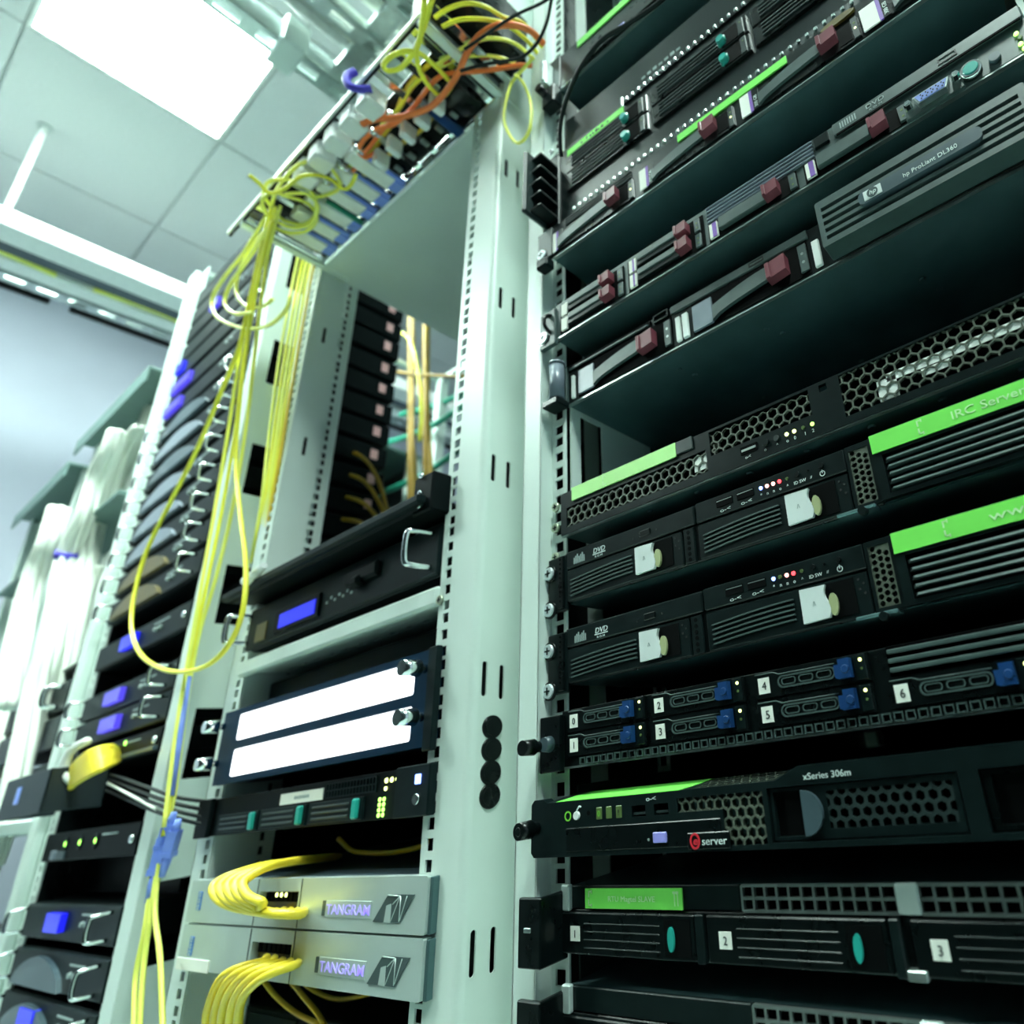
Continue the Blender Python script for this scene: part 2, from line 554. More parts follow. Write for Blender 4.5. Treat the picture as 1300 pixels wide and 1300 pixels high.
rk.box('dark_side_panel', 'black', -31, -28, 3, 690, RZ0, RZ1)  # black and drawn forward to darken the gaps between servers
rk.box('dark_side_panel', 'charcoal', 494, 497, 60, 690, RZ0, RZ1)
rk.box('top_plate', 'post', -34, 499, -13, 716, RZ1, RZ1 + 4)
# bracket visible in the empty gap between the servers
rk.part('slide_bracket', MB().plate(rect(4, 118, 195, 335), [rect(16, 44, 222, 322)], 0, 1.5, SD(10)), 'post')
rk.box('slide_bracket', 'bezel', 9, 11, 8, 500, -14, -4)
rk.box('slide_bracket', 'bezel', 9, 11, 8, 500, -128, -108)

r2 = Thing('server_rack', 'pale grey rack holding the two glowing white panels and silver boxes', 'server rack', (0, 0, 0))
mb = MB().strip(-164, -112, -156.5, -147, uholes(RZ0, RZ1, off=2), RZ0, RZ1, 1.6, FR(-6))
prof = []
for i in range(7):                       # rounded ridge between front flange and side web
    t = math.radians(90 - 90 * i / 6)
    prof.append((-112 + 7 * math.cos(t), 1 - 7 * math.sin(t)))
vs = [(a, b, z) for z in (RZ0, RZ1) for a, b in prof]
mb.add(vs, [(i, i + 1, 8 + i, 7 + i) for i in range(6)], True)
r2.part('front_flange', mb, 'post')
slots = []
for zc in (-765, -550, -335, -115, 93, 306, 528, 742, 960, 1170):
    slots += [rr(3.5, 8.5, zc - 15.5, zc + 15.5, 2.4), rr(21.5, 26.5, zc - 18, zc + 13, 2.4)]
caps = [circ(16, z, 9.3, 16) for z in (51, 32.3, 13.6, -5)]
SEG = [RZ0, -430, -10, 430, 860, RZ1]
r2.part('side_web', MB().plate(rect(1, 44, RZ0, RZ1), slots + [], -1.6, 0, SD(-105)), 'post')
for c_ in (51, 32.3, 13.6, -5):
    r2.part('cable_grommet', MB().cyl((-104.9, 16, c_), (-103.6, 16, c_), 10.3, 9.6, 24).cyl((-103.7, 16, c_), (-103.2, 16, c_), 7.4, 7.4, 20), 'black', label='round black grommet')
r2.part('rear_flange', MB().strip(-105, -60, -92, -80, uholes(RZ0, RZ1, off=3), RZ0, RZ1, 1.6, FR(44)), 'post')
mb = MB().strip(-650, -604, -624, -613, uholes(RZ0, RZ1), RZ0, RZ1, 1.6, FR(0)).box(-650, -648.4, 0, 66, RZ0, RZ1)
r2.part('front_flange', mb, 'post')
lz = [(zc - 16, zc + 16) for zc in (-760, -545, -330, -115, 100, 315, 530, 745, 960)]
mb = MB().strip(2, 36, 20, 25, lz, RZ0, RZ1, 1.6, SD(-605))
mb.strip(36, 64, 44, 53, uholes(RZ0, RZ1), RZ0, RZ1, 1.6, SD(-605)).box(-606.6, -604, 35, 38, RZ0, RZ1)
r2.part('side_web', mb, 'post')
r2.box('slot_shade', 'black', -614, -612, 10, 34, RZ0, RZ1)  # added black sheet that shows as shade in the slots
r2.box('slot_shade', 'bezel', -128, -126, 4, 43, RZ0, RZ1)  # dark sheet added behind these slots to stand for their shade
r2.box('dark_back_panel', 'deep', -604, -112, 470, 474, RZ0, 285)  # near-black sheet added for the shade deep in the lower bays
r2.box('dark_side_panel', 'black', -640, -637, 70, 470, RZ0, 285)  # added black side, keeps the lower interior in shade
r2.box('dark_side_panel', 'black', -124, -121, 46, 470, RZ0, 285)  # matching black side, also added to darken the interior
r2.box('shelf_panel', 'post', -604, -110, 0, 268, 872, 876, 1, label='grey underside of the top shelf')
r2.box('rear_post', 'post', -640, -605, 640, 670, RZ0, RZ1, 2)
r2.box('rear_post', 'post', -160, -125, 640, 670, RZ0, RZ1, 2)
for k, z in enumerate((-880, 1270)):
    r2.box('cross_bar', 'post', -640, -105, 640, 668, z, z + 20)
    r2.box('side_bar', 'post', -140, -112, 45, 640, z, z + 20)
    r2.box('side_bar', 'post', -648, -620, 66, 640, z, z + 20)

r3 = Thing('server_rack', 'pale grey rack behind the hanging yellow cables, packed with dark devices', 'server rack', (0, 0, 0))
mb = MB().strip(-836, -758, -828, -818, uholes(RZ0, RZ1, off=6), RZ0, RZ1, 1.6, FR(-4)).box(-800, -760, -14, -4, RZ0, RZ1, 2)
r3.part('front_flange', mb, 'post')
cuts = [(325 + k * 217 - 47, 325 + k * 217 + 47) for k in range(-5, 5)]
r3.part('side_web', MB().strip(-14, 66, 4, 44, cuts, RZ0, RZ1, 1.6, SD(-760)), 'post', label='side plate with large square cut-outs')
r3.box('dark_back_panel', 'deep', -1262, -840, 320, 324, RZ0, 345)  # added near-black sheet standing for shade behind the devices
r3.box('dark_side_panel', 'black', -1268, -1265, 2, 320, RZ0, 1200)  # added black sheet, blocks the bright view through device gaps
r3.box('backing', 'deep', -800, -770, 50, 62, RZ0, RZ1)
mb = MB().strip(-1320, -1262, -1284, -1272, uholes(RZ0, RZ1), RZ0, RZ1, 1.6, FR(-2)).box(-1345, -1300, -16, -2, RZ0, RZ1, 3)
r3.part('front_flange', mb, 'post')
r3.part('rear_post', MB().box(-1300, -1270, 620, 650, RZ0, RZ1, 2), 'post')
r3.part('rear_post', MB().box(-830, -800, 620, 650, RZ0, RZ1, 2), 'post')
for z in (-900, 1275):
    r3.box('side_bar', 'post', -815, -800, 0, 640, z, z + 15)
    r3.box('side_bar', 'post', -1300, -1285, 0, 640, z, z + 15)
    r3.box('cross_bar', 'post', -1290, -810, 625, 640, z, z + 15)

for k, (xr, xl, lab) in enumerate(((-1400, -1850, 'pale rack with a grey hood and white cable bundles, next to the dark device rack'),
                                   (-1960, -2420, 'far pale rack with a grey hood at the left edge of the picture'))):
    q = Thing('server_rack', lab, 'server rack', (0, 0, 0))
    top = 1010 if k == 0 else 960
    for x in (xr, xl - 36):
        q.part('post', MB().strip(x, x + 36, x + 12, x + 22, uholes(RZ0, top), RZ0, top, 1.6, FR(-2)).box(x, x + 2, 0, 60, RZ0, top), 'post')
        q.box('rear_post', 'post', x, x + 34, 600, 634, RZ0, top, 2)
    q.box('hood', 'hood', xl - 40, xr + 40, -35, 640, top, top + 8, 2)
    q.box('hood_lip', 'hood', xl - 40, xr + 40, -37, -33, top - 35, top + 8, 1)
    q.box('dark_back_panel', 'charcoal', xl - 30, xr + 30, 636, 640, RZ0, top)
    q.box('shelf', 'hood', xl, xr, -20, 500, 700, 712, 2)
    q.box('shelf', 'bezel', xl, xr, 0, 500, 330, 338, 2)

# ================================================================ servers of the near rack
def server(label, zb, yf, h, depth=640, lip=True, mat_='chassis'):
    t = Thing('rack_server', label, 'server', (U0, yf * .001, zb * .001), NEAR)
    t.box('chassis', mat_, 0, 444, 3, depth, 0, h - 2)
    if lip:
        t.box('bottom_lip', 'steel', 0, 444, 0, 3.2, -.9, .5)
    return t


def screw(t, x, y, z, r, m='screw_metal', parent=None, name='screw', ring=True):
    mb = MB().cyl((x, y, z), (x, y - 2.2, z), r, r * .88, 18)
    o = t.part(name, mb, m, parent)
    t.part('screw_socket', MB().box(x - r * .5, x + r * .5, y - 2.6, y - 2, z - r * .1, z + r * .1).box(x - r * .1, x + r * .1, y - 2.6, y - 2, z - r * .5, z + r * .5), 'charcoal', o)
    if ring:
        t.part('washer', MB().cyl((x, y + 1.5, z), (x, y - .4, z), r * 1.22, r * 1.22, 18), 'black', o)
    return o


LED_ME = {}


def led(t, x, z, m, y=-1.0, r=1.3, parent=None):
    k = (r,)
    me = MB().cyl((0, 1, 0), (0, 0, 0), r, r * .8, 10).mesh('led')
    return t.same('led', me, m, (x, y, z), parent)


def hp_handle(t, u0, u1, v0, v1, m='hp_grey', name='handle', y=0):
    n = 10
    top = [(u0 + (u1 - u0) * i / n, v0 + (v1 - v0) * (.62 + .38 * math.sin(math.pi * .5 * i / n))) for i in range(n + 1)]
    bot = [(u0 + (u1 - u0) * i / n, v0 + (v1 - v0) * (.45 * (i / n) ** .5 if i else 0)) for i in range(n, -1, -1)]
    return t.part(name, MB().prism(bot[::-1] + top[::-1], y - 4, y + 1), m)


def hp_latch(t, u, v, w, h):
    o = t.part('latch', MB().prism([(u, v), (u + w, v + h * .12), (u + w, v + h), (u, v + h * .9)], -9, -1).box(u, u + w * .22, -10.5, -1, v + h * .02, v + h * .9, .5), 'maroon', label='dark red latch')
    return o


def vent_slats(t, u0, u1, v0, v1, n, m='charcoal', back='deep', y0=-1.5, y1=3, frac=.5, arc=0.0, name='slat', parent=None):
    t.box('vent_recess', back, u0 - 1, u1 + 1, y1, y1 + .6, v0 - 1, v1 + 1, parent=parent)
    p = (v1 - v0) / n
    if not arc:
        me = MB().box(0, u1 - u0, y0, y1, 0, p * frac, .5).mesh(name)
        for k in range(n):
            t.same(name, me, m, (u0, 0, v0 + p * (k + .5 - frac / 2)), parent)
    else:
        for k in range(n):
            z = v0 + p * (k + .3)
            N = 8
            a = [(u0 + (u1 - u0) * i / N, z + arc * math.sin(math.pi * .5 * i / N)) for i in range(N + 1)]
            b = [(x, zz + p * frac) for x, zz in a]
            t.part(name, MB().prism(a + b[::-1], y0, y1), m, parent)


def tape(t, u0, u1, v0, v1, words=None, wu=0, ws=6.5, ww=None, m='green_tape', y=-.6, ink='tape_ink', marks=True, mu=None):
    o = t.box('label_tape', m, u0, u1, y, y + 1.2, v0, v1, parent=None, label='bright green label tape')
    if words:
        t.text('lettering', words, ink, wu, y - .2, v0 + (v1 - v0) * .5 - ws * .36, ws, ww, parent=o)
    if marks:
        a = mu if mu is not None else u0 + 4
        mb = MB()
        hh = (v1 - v0) * .22
        for zz, zt in ((v0 + (v1 - v0) * .56, v0 + (v1 - v0) * .82), (v0 + (v1 - v0) * .14, v0 + (v1 - v0) * .14)):
            mb.box(a, a + 1, y - .2, y, zz, zz + hh * 1.4).box(a, a + 3.4, y - .2, y, zt, zt + .8).box(a + 2.6, a + 3.4, y - .2, y, zt - .8, zt + 1.2)
        t.part('tape_mark', mb, ink, o)
    return o


def number(t, u, v, w, h, n, parent=None, y=-1.6):
    o = t.box('number_label', 'paper', u, u + w, y, y + .5, v, v + h, parent=parent)
    t.text('numeral', n, 'ink', u + w * .33, y - .15, v + h * .24, h * .72, None, parent=o)
    return o


# ---- S0: the device at the very top
t = server('topmost black server with a green tape along its top edge', 772, -8, 62)
t.box('face', 'charcoal', 2, 442, 0, 3.4, 1, 61, .8)
t.box('drive_bay', 'black', 30, 240, -3, 1, 3, 28, 1)
t.box('drive_bay', 'black', 245, 440, -3, 1, 3, 28, 1)
tape(t, 33, 150, 45, 56, marks=False, y=-1.5)
t.box('power_light', 'lilac', 98, 110, -4, -2, 5, 10, .5)
t.box('ear', 'bezel', -19, 3, -2, 1, 2, 60, .6)
t.part('ear_bracket', MB().box(-19, -8, -14, -2, 4, 46, 1).box(-15, -9, -17, -13, 8, 44, .5), 'silver_face')
t.part('thumb_knob', MB().cyl((-12, -2, -12), (-12, -22, -12), 6, 5.2, 16), 'black')
t.box('ear_block', 'charcoal', -17, 4, -12, 2, -34, -4, 1.5)

# ---- blank panel under it
t = Thing('blank_panel', 'plain dark blank panel under the topmost black server', 'panel', (U0, 0.002, 0.664))
t.box('plate', 'charcoal', 0, 444, 0, 3, 0, 62, .6)
mb = MB()
for k in range(7):
    mb.box(112 + k * 7, 116.5 + k * 7, -.3, .1, 16 + (k % 2), 20)
    mb.box(118 + k * 8, 123 + k * 8, -.3, .1, 27, 30 + (k % 3) * .6)
t.part('faint_print', mb, 'print_dim')

# ---- S1: tall server with turquoise latches
t = server('tall black server with turquoise drive latches near the top', 549, -8, 113)
t.box('face', 'charcoal', 0, 444, 0, 3.4, 1, 112, .8)
for u0, u1 in ((14, 132), (137, 254), (258, 375)):
    for r in (0, 1):
        v0 = 39 + 27 * r
        dr = t.box('drive', 'black', u0, u1, -3, 1, v0, v0 + 25, .8)
        vent_slats(t, u0 + 9, u0 + 84, v0 + 3, v0 + 23, 4, 'bezel', 'deep', -4.5, -2.6, .42)
        t.box('latch_pocket', 'deep', u0 + 88, u0 + 106, -3.6, -2.5, v0 + 3, v0 + 23, parent=dr)
        t.part('latch', MB().cyl((u0 + 89, -3, v0 + 10), (u0 + 89, -9, v0 + 10), 5, 4, 12).box(u0 + 85, u0 + 93, -6, -2, v0 + 6, v0 + 17, 1), 'teal_lens', dr, 'turquoise latch')
        t.box('drive_frame', 'bezel', u0 + 107, u0 + 113, -4.2, -2, v0 + 2, v0 + 24, .5, parent=dr)
        led(t, u0 + 110, v0 + 18, 'led_off', -4.4, 1.2, dr)
o = tape(t, 14, 99, 95, 104, y=-1.4, marks=False)
mb = MB()
for k, w_ in enumerate((3, 0, 2, 4, 3, 5, 2, 4, 0, 3)):
    if w_:
        mb.box(36 + k * 4.4, 36 + k * 4.4 + w_ * .7, -1.7, -1.3, 97.5, 99.5 + (k % 3) * .9)
t.part('handwriting', mb, 'ink', o)
t.box('bar', 'steel', 96, 99, -2, 1, 104, 118, .4)
t.box('grille', 'black', 100, 440, -2, 1, 104, 110, .4)
stud = MB().box(0, 3.2, -3.5, -1.5, 0, 4.2, .6).mesh('grille_stud')
for k in range(40):
    t.same('grille_stud', stud, 'steel', (104 + k * 8.2, -.5, 105))
t.box('grille', 'bezel', 14, 440, -2, 1, 1, 11, .4)
for k in range(50):
    t.same('grille_stud', stud, 'steel', (24 + k * 8.2, -.8, 4))
ear = t.box('ear', 'charcoal', -19, 1, -2, 1, 2, 112, .8)
t.box('ear_handle', 'bezel', -21, -15, -34, -2, 6, 96, 2, ear)
fin = MB().box(-16, 0, -26, -2, 0, 3, .8).mesh('fin')
for k in range(5):
    t.same('fin', fin, 'charcoal', (0, 0, 10 + k * 19), ear)
for z in (100, 122):
    screw(t, -9, -3, z - 4, 3.6, 'screw_metal', ear, ring=False)

# ---- S2: server with dark red latches, green tape across
t = server('server with dark red latches and a long green tape, second row of big drives', 496.7, -17.6, 43)
t.box('face', 'charcoal', 0, 444, 0, 3.4, .5, 42.5, .8)
for u0, ul, wl in ((3, 82, 14), (130, 197, 15), (247, 313, 16), (366, 430, 12)):
    t.box('drive', 'black', u0, ul + wl + 18, -1.5, 1, 3, 27, .6)
    hp_handle(t, u0 + 8, ul, 5, 25)
    hp_latch(t, ul, 12, wl, 13)
    t.box('latch_pocket', 'deep', ul + wl, ul + wl + 11, -1.9, -.5, 6, 26)
    pl = t.box('indicator_plate', 'bezel', ul + wl + 12, ul + wl + 17, -2.2, 0, 4, 28, .4)
    led(t, ul + wl + 14.5, 21, 'led_off', -2.4, 1.3, pl)
    led(t, ul + wl + 14.5, 15, 'led_yellow', -2.4, 1.2, pl)
for u0, w in ((3, 6), (122, 9), (237, 10), (349, 14)):
    lb = t.box('drive_label', 'paper', u0, u0 + w, -2.2, -1.2, 4, 29)
    t.box('label_band', 'violet', u0 + w - 1, u0 + w + 2, -2.3, -1.2, 4, 29, parent=lb)
    t.box('label_end', 'black', u0 + w + 2, u0 + w + 8, -2.2, -1.2, 4, 29, parent=lb)
    t.text('lettering', '300 GB', 'print', u0 + w + 6.4, -2.4, 6, 4.6, parent=lb, rot=math.pi / 2)
vent_slats(t, 20, 112, 30, 41, 3, 'bezel', 'deep', -1.5, 1, .45)
tape(t, 169, 285, 32, 40.5, y=-1.6, marks=False)
t.part('oval_button', MB().prism([(332 + 15 * math.cos(a), 37 + 3.6 * math.sin(a)) for a in [i * math.pi / 8 for i in range(16)]], -2.2, 1), 'gold_face')
t.box('ear', 'bezel', -19, 2, -3, 2, 2, 40, .6)
screw(t, -12, -3, 9, 6.4, 'screw_metal')
t.part('hinge_block', MB().box(-14, 2, -10, 2, -15, -3, 2), 'charcoal')

# ---- S3: server with small drives, monitor socket and power knob
t = server('server with small drives, a blue monitor socket and round power button', 396.6, -13.6, 42)
t.box('face', 'hp_grey', 0, 444, 0, 3.4, .5, 41.5, .8)
for u0, u1 in ((8, 92), (97, 183)):
    bay = t.box('drive_bay', 'deep', u0, u1, -.8, 1, 1.5, 36)
    for v0 in (2, 19):
        dr = t.box('drive', 'charcoal', u0 + 12, u0 + 60, -3.4, 0, v0 + 3, v0 + 15, .8)
        t.box('handle', 'hp_grey', u0 + 14, u0 + 60, -5, -2, v0 + 8, v0 + 15, .8, dr)
        lb = t.box('drive_label', 'paper', u0 + 3, u0 + 11, -2.5, 0, v0 + 1, v0 + 15, parent=dr)
        t.box('label_band', 'violet', u0 + 7, u0 + 9, -2.7, -2, v0 + 1, v0 + 15, parent=dr) if u0 > 50 else None
        hp_latch(t, u0 + 60, v0 + 3, 12, 11)
        pl = t.box('indicator_plate', 'hp_grey', u0 + 77, u0 + 83, -2.4, 0, v0 + 1, v0 + 15, .4, dr)
        led(t, u0 + 80, v0 + 10, 'led_off', -2.6, 1.1, dr)
        led(t, u0 + 80, v0 + 5, 'led_off', -2.6, 1.1, dr)
vent_slats(t, 187, 289, 21, 40, 5, 'lavender_face', 'deep', -2, 1.5, .45)
for u0, ul in ((187, 244), (278, 333)):
    dr = t.box('drive_bay', 'deep', u0, ul + 28, -.8, 1, 1.5, 20)
    lb = t.box('drive_label', 'paper', u0 + 2, u0 + 10, -2.5, 0, 3, 18, parent=dr)
    t.box('label_band', 'violet', u0 + 5, u0 + 9, -2.7, -2, 3, 18, parent=dr)
    t.box('handle', 'hp_grey', u0 + 12, ul, -4.5, 0, 6, 19, 1, dr)
    hp_latch(t, ul, 5, 13, 12)
    pl = t.box('indicator_plate', 'hp_grey', ul + 21, ul + 27, -2.4, 0, 3, 18, .4, dr)
    led(t, ul + 24, 13, 'led_off', -2.6, 1.2, dr)
    led(t, ul + 24, 7, 'led_off', -2.6, 1.2, dr)
t.box('button', 'charcoal', 290, 303, -2, 1, 28, 39, .8)
dv = t.box('disc_drive', 'hp_grey', 307, 443, -2.5, 1, 28, 40, .8)
t.box('disc_slot', 'deep', 309, 441, -2.8, -2, 26.6, 28.2, parent=dv)
t.text('lettering', 'DVD', 'print_dim', 334, -2.8, 33, 5.5, 14, dv)
t.text('lettering', 'R O M', 'print_dim', 336, -2.8, 30, 2.4, 10, dv)
mb = MB()
for k in range(7):
    mb.box(313 + k * 2, 314 + k * 2, -2.7, -2.4, 31, 37)
t.part('disc_mark', mb, 'print_dim', dv)
t.part('eject_button', MB().plate(rect(388, 401, 31, 36), [rect(389, 400, 31.8, 35.2)], -2.9, -2.3), 'ink', dv)
vp = t.box('monitor_socket_plate', 'hp_grey', 358, 399, -2.5, 1, 0, 16, .8)
t.part('monitor_socket', MB().prism([(366, 11.5), (369, 3.5), (388, 3.5), (391, 11.5)], -7, -2), 'steel', vp)
t.part('socket_face', MB().prism([(367.4, 10.7), (370, 4.3), (387, 4.3), (389.6, 10.7)], -7.4, -6.6), 'vga_blue', vp)
mb = MB()
for r_, n_ in ((9.2, 5), (7.5, 5), (5.8, 5)):
    for k in range(n_):
        mb.cyl((371.5 + k * 3.6 + (r_ == 7.5) * 1.2, -7.2, r_), (371.5 + k * 3.6 + (r_ == 7.5) * 1.2, -7.7, r_), .55, n=6)
t.part('pin_holes', mb, 'ink', vp)
for u in (362, 395):
    t.part('jack_screw', MB().cyl((u, -2, 7.5), (u, -9, 7.5), 3, 2.6, 6, False).cyl((u, -9, 7.5), (u, -9.4, 7.5), 1.3, 1.3, 8), 'chrome', vp)
kn = t.part('power_button', MB().cyl((405, 0, 10), (405, -4, 10), 7.2, 6.6, 22), 'chrome')
t.part('power_lens', MB().cyl((405, -4, 10), (405, -4.8, 10), 5.2, 4.6, 20), 'teal_lens', kn)
t.part('round_socket', MB().cyl((420, 0, 9), (420, -3, 9), 4, 3.6, 16), 'slate_face')
for k in range(4):
    led(t, 437 - (k % 2), 3 + k * 5.2, 'led_green' if k != 2 else 'led_off', -1.4, 1.7)
t.box('ear', 'hp_grey', -19, 2, -3, 2, -6, 36, .6)
screw(t, -13, -3, 6, 6.8, 'screw_metal')
t.part('ear_loop', MB().tube([(-4, -2, 8), (-5, -9, 14), (-5, -9, 24), (-4, -2, 30)], 2, 8), 'black')

# ---- S4: server with two big drives and the ribbed silver-grey bezel
t = server('server with two big red-latched drives beside a ribbed grey bezel', 327.4, 0, 44)
t.box('face', 'charcoal', 0, 444, 0, 3.4, .5, 43.5, .8)
for u0, ul, w in ((18, 97, 17), (154, 230, 17)):
    dr = t.box('drive_bay', 'deep', u0 - 1, ul + w + 17, -.8, 1, 2, 34)
    t.box('drive_label', 'lavender_face', u0, u0 + 20, -2.5, 0, 4, 30, .4, dr)
    hp_handle(t, u0 + 21, ul, 5, 27)
    hp_latch(t, ul, 9, w, 17)
    pl = t.box('indicator_plate', 'hp_grey', ul + w + 9, ul + w + 16, -2.4, 0, 5, 31, .4, dr)
    led(t, ul + w + 12.5, 22, 'steel', -2.6, 1.6, dr)
    led(t, ul + w + 12.5, 14, 'steel', -2.6, 1.6, dr)
for u, w in ((9, 4), (136, 5), (143, 6), (268, 6)):
    t.box('pale_strip', 'white_plastic', u, u + w, -3, 0, 3, 28, .6)
t.box('floppy_slot', 'deep', 4, 108, -1.4, 1, 35, 42)
t.box('slot_bar', 'hp_grey', 6, 106, -2.6, 0, 36, 38.6, .5)
t.part('slot_button', MB().plate(rr(112, 129, 35, 43, 1), [rr(113.5, 127.5, 36.4, 41.6, .6)], -2.5, 0), 'charcoal')
dv = t.box('disc_drive', 'hp_grey', 131, 266, -2, 1, 34.5, 43, .8)
t.part('eject_button', MB().plate(rect(213, 227, 37, 41), [rect(214, 226, 37.8, 40.2)], -2.4, -1.8), 'ink', dv)
bz = t.part('ribbed_bezel', MB().plate(rr(282, 428, -1, 41, 2), [rect(286, 423, 4 + k * 6.6, 7.6 + k * 6.6) for k in range(5)], -20, -4), 'hp_grey')
t.box('bezel_back', 'deep', 284, 426, -4.5, -1, 1, 40, parent=bz)
rib = MB().box(0, 3, -14, -6, 0, 30).mesh('inner_rib')
for k in range(9):
    t.same('inner_rib', rib, 'charcoal', (294 + k * 14, 0, 5), bz)
pl = t.part('name_plate', MB().prism(rr(314, 398, 14, 25, 4), -22.5, -18), 'slate_face', bz)
t.box('logo_plate', 'white_tab', 318, 331, -23, -22, 15.5, 23.8, .3, bz)
t.part('logo_disc', MB().cyl((324.5, -23, 19.6), (324.5, -23.4, 19.6), 3.9, n=20), 'logo_ink', bz)
t.text('lettering', 'hp', 'print', 322, -23.5, 18, 5, 5, bz, shear=.25)
t.text('lettering', 'hp ProLiant DL360', 'print', 346, -22.8, 17, 5, 36, bz)
ear = t.box('ear', 'hp_grey', -19, 4, -4, 0, 0, 42, .6)
t.part('ear_handle', MB().cyl((-2, -10, 4), (-2, -10, 42), 7, n=18).cyl((-2, -10, 41), (-2, -10, 44), 7.6, n=18), 'lavender_face', ear)
screw(t, -14, -4, 12, 6.6, 'screw_metal', ear)
t.box('ear_lip', 'charcoal', -16, 4, -16, 0, -4, 3, 1, ear)
for x, y in ((116, 26), (121, 42), (205, 30), (213, 44), (150, 120), (250, 130), (265, 160), (330, 60), (338, 80)):
    t.part('rivet', MB().cyl((x, y, 0), (x, y, -1.2), 2.6, 1.8, 12), 'chassis')

# ---- S5: server with the honeycomb front
t = server('server with honeycomb vents and a pale green tape on its left', 193.4, -7, 39, depth=560)
ol = rect(0, 444, 0, 39)
holes = [rect(7, 157, 6, 24), rect(161, 246, 17, 37), rect(254, 260, 31, 36.5), rect(269, 436, 5.5, 37.5)]
fp = t.part('face', MB().plate(ol, holes, -.6, 2.6), 'charcoal')
t.part('honeycomb', MB().hexmesh(4, 166, 2, 26, 8, 1.15, .2, 2.5), 'vent_grey', fp)
t.part('honeycomb', MB().hexmesh(160, 248, 15, 38, 8, 1.15, .2, 2.5), 'vent_grey', fp)
t.part('honeycomb', MB().hexmesh(267, 438, 4, 39, 8, 1.15, .2, 2.5), 'vent_grey', fp)
t.box('vent_recess', 'deep', 6, 247, 2.7, 3.2, 5, 38, parent=fp)
t.box('vent_recess', 'deep', 268, 437, 2.7, 3.2, 5, 38, parent=fp)
t.box('white_plate', 'white_plastic', 300, 436, 1.0, 1.5, 19, 25, parent=fp)  # white strips set just inside the honeycomb
t.box('white_plate', 'white_plastic', 144, 158, 1.0, 1.5, 10, 22, parent=fp)
t.box('white_plate', 'white_plastic', 293, 306, 1.0, 1.5, 7, 22, parent=fp)
t.box('white_plate', 'white_plastic', 322, 340, 1.0, 1.5, 13, 18, parent=fp)
tape(t, 15, 130, 28, 40, m='pale_green_tape', y=-2.2, mu=52)
t.box('tape_tab', 'bezel', 130, 146, -2.2, 0, 29, 40, .6)
us = t.box('usb_port', 'deep', 187, 201, -1.2, 0, 7.5, 13.5)
t.box('usb_tongue', 'steel', 188, 200, -1.6, -1, 9.5, 11.2, parent=us)
t.text('usb_mark', 'o-<', 'print', 190, -.9, 3.6, 3.4)
t.part('power_button', MB().cyl((208, 0, 10), (208, -2.4, 10), 3, 2.6, 16), 'charcoal')
t.part('reset_button', MB().cyl((217, 0, 10), (217, -2, 10), 2.4, 2.1, 14), 'bezel')
for u, m_ in ((225, 'led_yellow'), (231, 'led_yellow'), (238, 'led_off'), (245, 'led_green')):
    led(t, u, 10, m_, -1.4, 1.6)
for u, c_ in ((206, 'o'), (216, '^'), (224, 'o'), (230, '0'), (238, '1'), (244, '2')):
    t.text('icon', c_, 'print', u, -.9, 3.8, 3.6)
for k in range(9):
    t.part('rivet', MB().cyl((40 + 48 * k, 14, 0), (40 + 48 * k, 14, -1.6), 3, 2, 12), 'chassis')
for z in (50, 30, 3):
    screw(t, -12, 5, z - 18, 4.6, 'zinc', ring=False)

